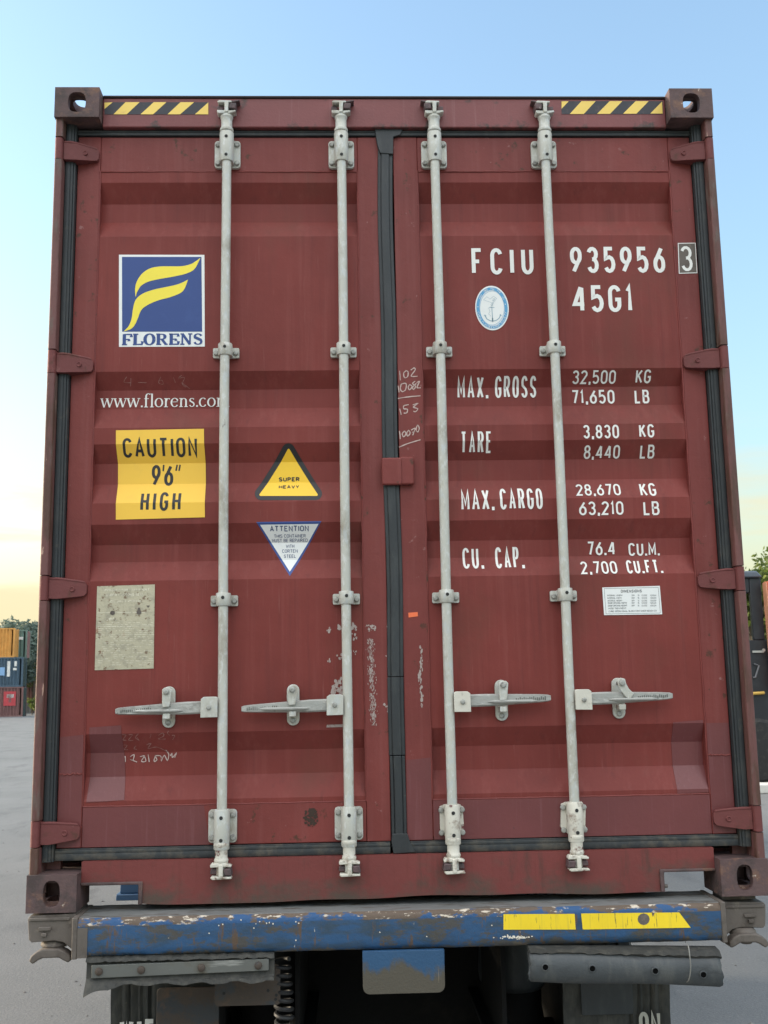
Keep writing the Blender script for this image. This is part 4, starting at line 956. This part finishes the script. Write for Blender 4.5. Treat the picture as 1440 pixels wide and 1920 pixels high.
RB = tb('rubber_buffer', bm, M_rubd, ang=30)
bm = bmesh.new(); prism(bm, [(-.992, -.192), (-.992, -.152), (-.432, -.146), (-.432, -.182)], -.0475, -.0345); build('flat_bar', bm, M_strip, RB, bevel=.002)
for x in (-.968, -.835, -.645, -.465):
    bm = bmesh.new(); zz = -.171+(x+.97)*.011; lathe(bm, [(.0125, -.0475), (.0115, -.0535), (.006, -.0565), (.002, -.057)], (x, 0, zz), 'Y', 12); build('bolt', bm, M_rustp, RB)
# mudflaps
C1 = zconv(190, 1780, 4, lambda x, y: (lambda p: (p.x, p.z))(at(x, y, .30)))
for sx in (-1, 1):
    bm = bmesh.new()
    x0, x1 = (-1.003, -.640) if sx < 0 else (.572, .950)
    ribs = [.0, .055, .06, .155, .165, .26, .27, .33, .34, .40, .42, .62, .64, .72, .74, .80, .82, .88, .90, 1.0]
    prev = None; N = 40
    pts = []
    for k in range(N+1):
        u = k/N; g = 0
        uu = u if sx < 0 else 1-u
        for c in (.09, .17, .24, .31, .38): g = max(g, 1-abs(uu-c)/.018)
        pts.append((x0+(x1-x0)*u, .300+.016*max(0, g)))
    A = [[bm.verts.new((x, y+(.0 if z > -.4 else .012), z)) for x, y in pts] for z in (-.275, -.36, -.44, -.80)]
    for a, b in zip(A, A[1:]):
        for i in range(N): bm.faces.new((a[i], a[i+1], b[i+1], b[i]))
    Bk = [[bm.verts.new((x, .325, z)) for x, y in (pts[0], pts[-1])] for z in (-.275, -.80)]
    bm.faces.new((Bk[0][0], Bk[0][1], Bk[1][1], Bk[1][0])); bm.faces.new([A[0][0], A[1][0], A[2][0], A[3][0], Bk[1][0], Bk[0][0]]); bm.faces.new([A[0][-1], Bk[0][1], Bk[1][1], A[3][-1], A[2][-1], A[1][-1]])
    mf = tb('mudflap', bm, M_rubd, ang=60)
    tag(mf, 'left mudflap half behind a rusty plate' if sx < 0 else 'right mudflap with a dark patch and pale lettering')
    sh = Sheet()
    if sx < 0: text(sh, 'WIEL', -.970, -.800, -.492, -.414, sw=.2, gap=.15)
    else: text(sh, 'ON', .834, .910, -.520, -.436, sw=.15, gap=.08)
    sh.done('flap_lettering', [flat('flap_white', (.42, .40, .34) if sx > 0 else (.62, .60, .55), .7, .4)], mf, lambda z: .300, .002, [])
    bm = bmesh.new()
    if sx < 0: prism(bm, rrect(-.838, -.625, -.62, -.306, .014), .262, .270); build('rusty_plate', bm, M_rustp, mf, bevel=.002)
    else: prism(bm, rrect(.632, .815, -.440, -.292, .006), .288, .296); build('rubber_patch', bm, M_rub, mf, bevel=.002)
# bracket behind the left flap
bm = bmesh.new(); prism(bm, rrect(-.62, -.405, -.325, -.20, .012), .10, .106)
for xx, zz in ((-.59, -.285), (-.445, -.28), (-.418, -.295), (-.42, -.308)): lathe(bm, [(.005, .0995), (.005, .0985)], (xx, 0, zz), 'Y', 8, 1)
tb('flap_bracket', bm, [M_rustp, M_dark])
# coiled air hose
bm = bmesh.new(); pts = []
for k in range(240):
    t = k/239; a = k*.42; z = -.19-.42*t; cxh = -.405+.012*math.sin(t*3)-.03*max(0, t-.5)
    pts.append((cxh+.028*math.cos(a), .13+.028*math.sin(a), z))
tube(bm, pts, .0068, 6); tb('coiled_hose', bm, mat('hose_rubber', (.018, .018, .02), .6))
# air springs
for x in (.47, -.50):
    bm = bmesh.new()
    lathe(bm, [(.118, -.20), (.132, -.30), (.140, -.40), (.134, -.445), (.118, -.462), (.112, -.47)], (x, .8, 0), 'Z', 26)
    sp_ = tb('air_spring', bm, M_rub)
    bm = bmesh.new(); lathe(bm, [(.098, -.470), (.104, -.52), (.118, -.60), (.122, -.66), (.06, -.67)], (x, .8, 0), 'Z', 26); build('piston', bm, M_frame, sp_)
    bm = bmesh.new(); box(bm, x-.22, x+.22, .55, 1.1, -.76, -.68); build('spring_seat', bm, M_frame, sp_)
# chassis rails, cross members, axles and tyres
for x in (-.40, .30):
    bm = bmesh.new(); box(bm, x, x+.10, .18, 11.6, -.17, -.155); box(bm, x+.04, x+.055, .18, 11.6, -.50, -.1705); box(bm, x, x+.10, .18, 11.6, -.52, -.5005); tb('chassis_rail', bm, M_frame, smooth=False)
for y in (1.2, 2.0, 3.2, 4.6, 6, 7.5, 9):
    bm = bmesh.new(); box(bm, -.299, .299, y, y+.08, -.45, -.20); tb('cross_member', bm, M_frame, smooth=False)
bm = bmesh.new(); prism(bm, rrect(-.66, .60, -.98, -.30, .03), .92, .98); tb('suspension_cross_plate', bm, M_frame, bevel=.01)
M_tyre = mat('tyre_rubber', (.022, .022, .022), .85, 0, [((.06, .055, .048), 9, .5, .2, U1)], bump=.4)
for y in (1.05, 2.4, 3.75):
    bm = bmesh.new(); tube(bm, [(-.70, y, -.73), (.70, y, -.73)], .065, 14); ax = tb('axle', bm, M_frame)
    for x in (-.80, .80):
        bm = bmesh.new(); pr = [(.27, -.135), (.40, -.150), (.49, -.142), (.515, -.125)]
        for g in (-.07, -.025, .025, .07): pr += [(.518, g-.012), (.505, g-.008), (.505, g+.008), (.518, g+.012)]
        pr += [(.515, .125), (.49, .142), (.40, .150), (.27, .135)]
        lathe(bm, pr, (x, y, -.73), 'X', 40); t_ = build('tyre', bm, M_tyre, ax)
        bm = bmesh.new(); lathe(bm, [(.265, -.09), (.255, .0), (.10, .02), (.10, .06), (.05, .065)], (x, y, -.73), 'X', 24); build('rim', bm, M_lock, t_)
# outrigger seen through the left pocket
bm = bmesh.new(); box(bm, -1.285, -.42, 1.78, 1.92, -.26, -.205); box(bm, -1.30, -.42, 1.76, 1.94, -.29, -.2605); tb('outrigger', bm, mat('dull_blue_paint', (.020, .060, .13), .5), bevel=.004)
bm = bmesh.new(); box(bm, .42, .90, 1.78, 1.92, -.17, -.06); tb('outrigger', bm, M_tong, bevel=.004)
bm = bmesh.new()
for y in (6.0, 11.0): box(bm, -1.2, 1.2, y, y+.15, -.14, -.012)
for x in (-.55, .45): box(bm, x, x+.12, 9.6, 9.75, -1.2, -.15)
box(bm, -.62, -.36, 9.55, 9.8, -1.25, -1.2); box(bm, .38, .64, 9.55, 9.8, -1.25, -1.2)
tb('landing_gear', bm, M_frame, smooth=False)

M_slv = mat('dusty_sleeve', (.050, .056, .060), .55, 0, [((.085, .088, .085), 7, .5, .2, (3, 1, 1)), ((.03, .033, .036), 9, .56, .14, (1, 1, 4))], bump=.3)
M_pit = mat('black_pit', (.004, .004, .004), .9, spec=.05)
# rolled rubber sleeve tied under the beam on the right
RS = empty('rubber_sleeve', (.70, -.05, ZB-.19)); RO = Vector((.70, -.05, -.19))
tag(RS, 'rolled black rubber sleeve with bolt holes, wired under the blue beam', 'rubber sleeve')
bm = bmesh.new(); N = 40; rings = []
for k in range(N+1):
    t = k/N; x = .400+.612*t; zc = -.184-.030*t; r = .049+.002*math.sin(t*7)
    ring = []
    for j in range(27):
        a = rad(95-352*j/26) ; rr = r*(1-.10*(j/26))
        ring.append(bm.verts.new((x+(random.uniform(-.004, .004) if k in (0, N) else 0), -.055-rr*math.cos(a)*.8, zc+rr*math.sin(a)*1.06)))
    rings.append(ring)
holes = {(3, 7), (3, 8)}
for k, (a, b) in enumerate(zip(rings, rings[1:])):
    for i in range(26): bm.faces.new((a[i], a[i+1], b[i+1], b[i]))
o = build('sleeve', bm, M_slv, RS, loc=-RO, ang=60); o.modifiers.new('thick', 'SOLIDIFY').thickness = .009
bm = bmesh.new(); N = 36; rows = []
for k in range(N+1):
    t = k/N; x = .40+.615*t; zt = -.128-.020*t; th = .004+.018*max(0, t-.2)
    rows.append([bm.verts.new((x, y, z)) for y, z in ((-.022, zt), (-.066, zt-.004+random.uniform(-.002, .002)), (-.084, zt-.010-th*.5+random.uniform(-.003, .003)), (-.078, zt-.011-th*.9+random.uniform(-.003, .003)), (-.030, zt-.014-th*.5))])
for a, b in zip(rows, rows[1:]):
    for i in range(5): bm.faces.new((a[i], a[(i+1) % 5], b[(i+1) % 5], b[i]))
bm.faces.new(rows[0]); bm.faces.new(rows[-1])
build('torn_flap', bm, M_rubd, RS, loc=-RO, ang=30)
for px, py in ((1022, 1813), (1110, 1815.5), (1228, 1820), (1318, 1827)):
    p = at(px, py, -.09); zc_ = -.184-.030*(p.x-.400)/.612; p.y = -.055-.8*.0475*math.sqrt(max(0, 1-((p.z-zc_)/(.047*1.06))**2))-.004; bm = bmesh.new()
    lathe(bm, [(.0125, -.002), (.0125, -.0075), (.0098, -.0085), (.0092, -.0068), (.0088, -.0062), (.001, -.006)], (p.x, p.y+.008, p.z), 'Y', 16)
    for f in bm.faces:
        c = f.calc_center_median(); f.material_index = 1 if math.hypot(c.x-p.x, c.z-p.z) < .008 else 0
    build('bolt_hole', bm, [M_slv, M_pit], RS, loc=-RO)
bm = bmesh.new()
a_ = [at(1284, 1765, -.05), at(1290, 1772, -.088), at(1293, 1790, -.102), at(1295, 1815, -.104), at(1292, 1836, -.095), at(1287, 1842, -.08)]
tube(bm, [Vector(q) for q in curve([(p.x, p.z) for p in a_], 5) and [Vector((q[0], 0, q[1])) for q in curve([(p.x, p.z) for p in a_], 5)]], .002, 6)
ys_ = curve([(p.y, p.z) for p in a_], 5)
for i, v in enumerate(bm.verts): v.co.y += ys_[min(i//6, len(ys_)-1)][0]
build('tie_wire', bm, M_wire, RS, loc=-RO)

# ================================================================== background: container stack, trees, yard machine
def far_container(name, loc, rz, col, label, group, end=None, logo=None, length=12.19, h=2.59):
    e = empty(name, loc, rz); tag(e, label, 'shipping container', group)
    Mc = mat('paint_'+name, col, .6, 0, [(tuple(c*.6 for c in col), 1.2, .52, .15, (3, 3, .5), {'max': .7})])
    bm = bmesh.new(); y0 = 0
    pts = []; x = -length+.2
    while x < -.3:
        for dx, dy in ((0, .0), (.07, .0), (.14, .09), (.21, .09)): pts.append((x+dx, dy+.02))
        x += .28
    A = [bm.verts.new((a, b, .14)) for a, b in pts]; B = [bm.verts.new((a, b, h-.12)) for a, b in pts]
    for i in range(len(A)-1): bm.faces.new((A[i], A[i+1], B[i+1], B[i]))
    box(bm, -length+.16, -.16, .01, .06, 0, .139); box(bm, -length+.16, -.16, .01, .06, h-.119, h)
    box(bm, -length, -.01, 2.36, 2.43, 0, h); box(bm, -length+.1, -.1, .07, 2.35, h-.06, h-.02); box(bm, -length+.1, -.1, .07, 2.35, .05, .10)
    build('side_wall', bm, Mc, e, smooth=False)
    for xx in (-length, -.16):
        for yy in (0, 2.28): bm = bmesh.new(); box(bm, xx, xx+.158, yy, yy+.158, .0, h); build('corner_post', bm, Mc, e, smooth=False)
    bm = bmesh.new(); box(bm, -.08, -.03, .165, 2.275, .06, h-.06)
    for yy in (.45, .95, 1.45, 1.95): box(bm, -.029, 0, yy-.02, yy+.02, .1, h-.1)
    build('door', bm, end or Mc, e, smooth=False)
    if logo:
        for (x0, x1, z0, z1, c) in logo:
            bm = bmesh.new(); box(bm, x0, x1, .004, .009, z0, z1); build('side_marking', bm, c, e, smooth=False)
    return e
M_enddk = mat('dark_door_paint', (.035, .055, .05), .7)
pB = (at(42, 1344, 93).x, 93.0)
MW = mat('faded_white', (.65, .65, .62), .7); MLB = mat('pale_blue_marking', (.22, .38, .60), .7); MRD = mat('red_marking', (.42, .05, .06), .7)
rz = rad(9)
g = 'containers stacked at the far side of the yard'
far_container('stacked_container', (pB[0], pB[1], 0), rz, (.17, .085, .080), 'dull brown container with a red and white emblem, bottom of the far stack', g, M_enddk, [(-1.65, -.62, .95, 2.2, MRD), (-1.40, -.80, 1.65, 1.95, MW), (-1.22, -1.0, 1.25, 2.0, MW)])
far_container('stacked_container', (pB[0]-.1, pB[1], 2.6), rz, (.055, .095, .135), 'dark blue container with a pale blue panel, middle of the far stack', g, M_enddk, [(-3.2, -1.55, 1.0, 1.72, MLB), (-1.35, -1.1, 0.9, 2.25, MW), (-.75, -.55, 1.8, 2.25, MW), (-.85, -.55, 1.45, 1.65, MW)])
far_container('stacked_container', (pB[0]-.95, pB[1]+.1, 5.2), rz, (.62, .30, .07), 'orange yellow container, topmost of the far stack', g, None, None, h=1.9 if 0 else 2.59)
far_container('stacked_container', (at(50, 1220, 96.2).x, 96.2, 5.2), rz, (.13, .20, .17), 'grey green container set back behind the orange one', g, mat('pink_end', (.28, .14, .13), .7), [(-.75, -.35, 1.7, 1.95, MW)])
pR = at(66, 1338, 112)
g2 = 'containers standing beside the far stack'
far_container('stacked_container', (pR.x, 112, 2.6+.9), rz, (.25, .09, .07), 'red brown container on the pink one, right of the far stack', g2, h=2.0)
far_container('stacked_container', (pR.x-.1, 112, .9), rz, (.36, .17, .14), 'faded pink container under the red brown one, right of the far stack', g2, None, [(-1.6, -1.2, .9, 1.4, MW)])
bm = bmesh.new()
for k in range(14): box(bm, -6+k*.5, -6+k*.5+.46, 0, .05, .1, 1.0)
box(bm, -6, 1, -.02, -.001, .05, .1)
o = build('pallet_fence', bm, mat('grey_boards', (.25, .23, .21), .8), None, loc=(pR.x, 109.5, 0), smooth=False); o.rotation_euler[2] = rz
tag(o, 'low grey board fence under the pink container, right of the far stack', 'fence')

def leaf_mat(name, c, c2, tr=.35):
    M = bpy.data.materials.new(name); M.use_nodes = True; n = M.node_tree; P = n.nodes['Principled BSDF']; P.inputs['Roughness'].default_value = .6
    oi = n.nodes.new('ShaderNodeTexCoord'); nz = n.nodes.new('ShaderNodeTexNoise'); nz.inputs['Scale'].default_value = 1.1; n.links.new(oi.outputs['Object'], nz.inputs[0])
    r = n.nodes.new('ShaderNodeValToRGB'); r.color_ramp.elements[0].color = (*c, 1); r.color_ramp.elements[1].color = (*c2, 1); r.color_ramp.elements[0].position = .4; r.color_ramp.elements[1].position = .65
    n.links.new(nz.outputs[0], r.inputs[0]); n.links.new(r.outputs[0], P.inputs['Base Color'])
    t = n.nodes.new('ShaderNodeBsdfTranslucent'); n.links.new(r.outputs[0], t.inputs[0]); mx = n.nodes.new('ShaderNodeMixShader'); mx.inputs[0].default_value = tr
    n.links.new(P.outputs[0], mx.inputs[1]); n.links.new(t.outputs[0], mx.inputs[2]); n.links.new(mx.outputs[0], n.nodes['Material Output'].inputs[0]); return M
M_leafd = leaf_mat('hazed_green_leaves', (.11, .15, .125), (.17, .22, .17)); M_leafy = leaf_mat('yellow_green_leaves', (.09, .13, .03), (.22, .26, .05), .5)  # distance haze is put into the far trees' pale grey-green leaf colour
M_bark = mat('bark', (.08, .06, .045), .9)
def tree(name, loc, h, r, ml, label, group, seed, nleaf=1400, ls=.28, spread=1.0):
    rnd = random.Random(seed); e = empty(name, loc); tag(e, label, 'tree', group)
    bm = bmesh.new(); tube(bm, [(0, 0, 0), (.05, 0, h*.3), (-.03, .04, h*.6), (.02, 0, h*.9)], [h*.028, h*.022, h*.014, h*.004], 8)
    lobes = []
    for k in range(11):
        a = rnd.uniform(0, 6.28); z = h*rnd.uniform(.42, .95); rr = r*spread*rnd.uniform(.2, .75)*(1.15-abs(z/h-.6))
        c = Vector((rr*math.cos(a), rr*math.sin(a), z)); lobes.append((c, r*rnd.uniform(.28, .55)))
        tube(bm, [(0, 0, z*.6), tuple((Vector((0, 0, z*.6))+c)*.5+Vector((0, 0, .1))), tuple(c)], [h*.010, h*.007, h*.003], 5)
    build('trunk', bm, M_bark, e)
    bm = bmesh.new()
    for _ in range(nleaf):
        c, R0 = rnd.choice(lobes); d = Vector((rnd.gauss(0, 1), rnd.gauss(0, 1), rnd.gauss(0, 1))).normalized()*R0*rnd.random()**.4
        p = c+d; u = Vector((rnd.gauss(0, 1), rnd.gauss(0, 1), rnd.gauss(0, .6))).normalized(); v = u.orthogonal().normalized(); v.rotate(Matrix.Rotation(rnd.uniform(0, 6), 3, u)); s = ls*rnd.uniform(.6, 1.3)
        face(bm, [p-u*s, p+v*s*.45, p+u*s, p-v*s*.45])
    build('crown', bm, ml, e, smooth=False, norm=False); return e
tp = [(-6, 1168, 108, 0), (12, 1172, 112, 1), (27, 1163, 104, 2), (44, 1170, 109, 3), (58, 1166, 114, 4), (75, 1172, 110, 5), (-22, 1172, 112, 6), (92, 1176, 120, 7)]
tl_ = ['grey green tree rising behind the left part of the orange container', 'grey green tree behind the middle of the orange container', 'tallest grey green tree behind the orange container end', 'grey green tree above the grey green container', 'grey green tree at the edge of the maroon container, above the pink end', 'grey green tree mostly hidden by the maroon container', 'grey green tree at the very left edge behind the far stack', 'grey green tree hidden behind the maroon container']
for (px, py, Y, s), lb in zip(tp[:7], tl_):
    p = at(px, py, Y); tree('broadleaf_tree', (p.x, Y, 0), p.z+ZB-.35, 3.1, M_leafd, lb, 'trees behind the far container stack', 30+s, 2600, .30)
rt = random.Random(9); bm = bmesh.new()     # the far wood that closes the yard
for _ in range(15000):
    x = rt.uniform(-150, 150); hh_ = 5.2+1.6*math.sin(x*.21)+1.2*math.sin(x*.57+1)+.8*math.sin(x*1.3)
    p = Vector((x, rt.uniform(124, 130)-abs(x)*.12, hh_*rt.random()**.6)); u = Vector((rt.gauss(0, 1), rt.gauss(0, 1), rt.gauss(0, .7))).normalized(); v = u.orthogonal().normalized(); z_ = rt.uniform(.25, .6)
    face(bm, [p-u*z_, p+v*z_*.5, p+u*z_, p-v*z_*.5])
tag(build('far_wood', bm, M_leafd, smooth=False, norm=False), 'grey green wood along the far side of the yard', 'wood', None, 'stuff')
p = at(58, 1225, 108); tree('shrub', (p.x+.4, 108, 0), p.z+ZB+.4, 1.1, M_leafy, 'yellow green shrub top above the red brown container', None, 77, 500, .16)
p = at(57, 1312, 100); tree('shrub', (p.x+.2, 100, 0), 1.7, .8, M_leafy, 'yellow green bush beside the far stack, at ground level', None, 78, 500, .12)
for px, py, Y, s, lb in ((1404, 1046, 40, 1, 'yellow green tree above the black cab roof, next to the maroon container'), (1432, 1052, 42, 2, 'yellow green tree above the right end of the black cab roof'), (1462, 1020, 46, 3, 'darker tree at the right edge of the frame')):
    p = at(px, py, Y); tree('yellow_green_tree', (p.x, Y, 0), p.z+ZB-.25, 2.2, M_leafy, lb, 'trees behind the black cab', 50+s, 3600, .16, 1.0)

# yard machine on the right: dark cab with a window, orange mast
YM = 17.4; pm = at(1425, 1465, YM); K = YM
EM = empty('yard_machine', (pm.x, YM, 0)); tag(EM, 'dark cabbed yard machine with an orange panel, half hidden by the container', 'yard machine')
def q(px, py): v = at(px, py, YM); return (v.x-pm.x, v.z+ZB)
M_cab = mat('dark_cab_paint', (.016, .018, .023), .45, 0, [((.035, .038, .042), 3, .5, .2, U1, {'max': .6})]); M_or = mat('orange_paint', (.62, .14, .06), .5); M_yl = mat('yellow_paint', (.65, .40, .08), .5)
cw = q(1441, 1280)[0]; cl = cw-2.4; zt = q(1420, 1083)[1]; zb = q(1425, 1400)[1]
wl, wr = q(1370, 1200)[0], q(1413, 1200)[0]; wt = q(1400, 1112)[1]; wb = q(1410, 1200)[1]
bm = bmesh.new()
box(bm, wr, cw, 0, .10, wb, zt); box(bm, cl, wr-.001, 0, .10, wt, zt); box(bm, cl, wl, 0, .10, wb, wt-.001); box(bm, cl, cw+.25, 0, .10, zb, wb-.001)
box(bm, cl, cl+.08, .101, 2.4, zb, zt); box(bm, cw-.02, cw+.06, .101, 2.4, zb, wb); box(bm, cl, cw, .101, 2.4, zb, zb+.1)
for xx in (cl+.1, cw-.12): box(bm, xx, xx+.1, 2.3, 2.4, zb+.101, zt)
build('cab_body', bm, M_cab, EM, bevel=.02)
bm = bmesh.new(); prism(bm, [(cl-.05, zt+.002), (cw+.02, zt+.002), (cw-.10, zt+.13), (cl+.05, zt+.14)], -.08, 2.45); build('cab_roof', bm, mat('roof_grey', (.10, .12, .15), .4), EM, bevel=.03)
bm = bmesh.new(); box(bm, wl, wr, .04, .05, wb, wt)
Mg = bpy.data.materials.new('window_glass'); Mg.use_nodes = True; Pg = Mg.node_tree.nodes['Principled BSDF']; Pg.inputs['Transmission Weight'].default_value = 1; Pg.inputs['Roughness'].default_value = .02; Pg.inputs['IOR'].default_value = 1.05; Pg.inputs['Base Color'].default_value = (.85, .9, .88, 1)
build('window', bm, Mg, EM, smooth=False)
bm = bmesh.new(); a, b = q(1410, 1222), q(1431, 1219); box(bm, a[0], b[0], -.03, -.001, a[1]-.02, a[1]+.02); lathe(bm, [(.03, -.04), (.03, -.002)], (b[0], 0, b[1]), 'Y', 10); build('door_handle', bm, mat('chrome', (.5, .5, .5), .3, .6), EM)
bm = bmesh.new(); a, b = q(1412, 1301), q(1431, 1299); tube(bm, [(a[0]-.2, -.05, a[1]), (b[0], -.05, b[1])], .03, 8); build('grab_bar', bm, M_yl, EM)
bm = bmesh.new(); a = q(1428, 1270); tube(bm, [(q(1413, 1245)[0], -.03, q(1413, 1245)[1]), (q(1422, 1248)[0], -.03, q(1422, 1248)[1]), (q(1415, 1270)[0], -.03, q(1415, 1270)[1]), (q(1411, 1270)[0], -.03, q(1411, 1270)[1])], .018, 6); build('step_rail', bm, mat('grey_rail', (.15, .15, .16), .5), EM)
bm = bmesh.new(); a = q(1427, 1092); c = q(1443, 1290)
prism(bm, [(a[0]+.02, a[1]), (a[0]+1.2, a[1]+.02), (a[0]+1.2, c[1]), (c[0]+.03, c[1])], -.25, -.05); prism(bm, [(a[0]-.002, a[1]-.02), (a[0]+.018, a[1]-.02), (c[0]+.028, c[1]), (c[0]+.008, c[1])], -.255, -.05, 1)
build('orange_panel', bm, [M_or, mat('salmon_edge', (.66, .30, .17), .5)], EM, bevel=.01)
bm = bmesh.new(); box(bm, cl-.1, cw+1.6, .2, 2.3, .62, zb-.002); build('chassis', bm, M_cab, EM, bevel=.02)
for xx in (cw-.35, cl+.1, cw+1.2):
    for yy in (.0, 2.1):
        bm = bmesh.new(); lathe(bm, [(.3, -.2), (.55, -.2), (.62, -.14), (.62, .14), (.55, .2), (.3, .2)], (xx, yy, .62), 'Y', 32); wv = build('wheel', bm, M_tyre, EM)
        bm = bmesh.new(); lathe(bm, [(.29, -.17), (.20, -.10), (.08, -.10), (.05, -.14)], (xx, yy, .62), 'Y', 20); build('rim', bm, M_lock, wv)
bm = bmesh.new(); v = at(1430, 1487, 15.6); prism(bm, [(0, 0), (2.4, 0), (2.36, .16), (.04, .16)], -.2, .2)  # low pale block standing in for a pale strip on the ground
o = build('pale_block', bm, mat('pale_surface', (.62, .60, .55), .8, 0, [((.4, .38, .34), 6, .55, .1, U1)]), None, loc=(v.x-.6, 15.6, 0), bevel=.02); tag(o, 'low pale block on the yard below the dark machine', 'kerb')
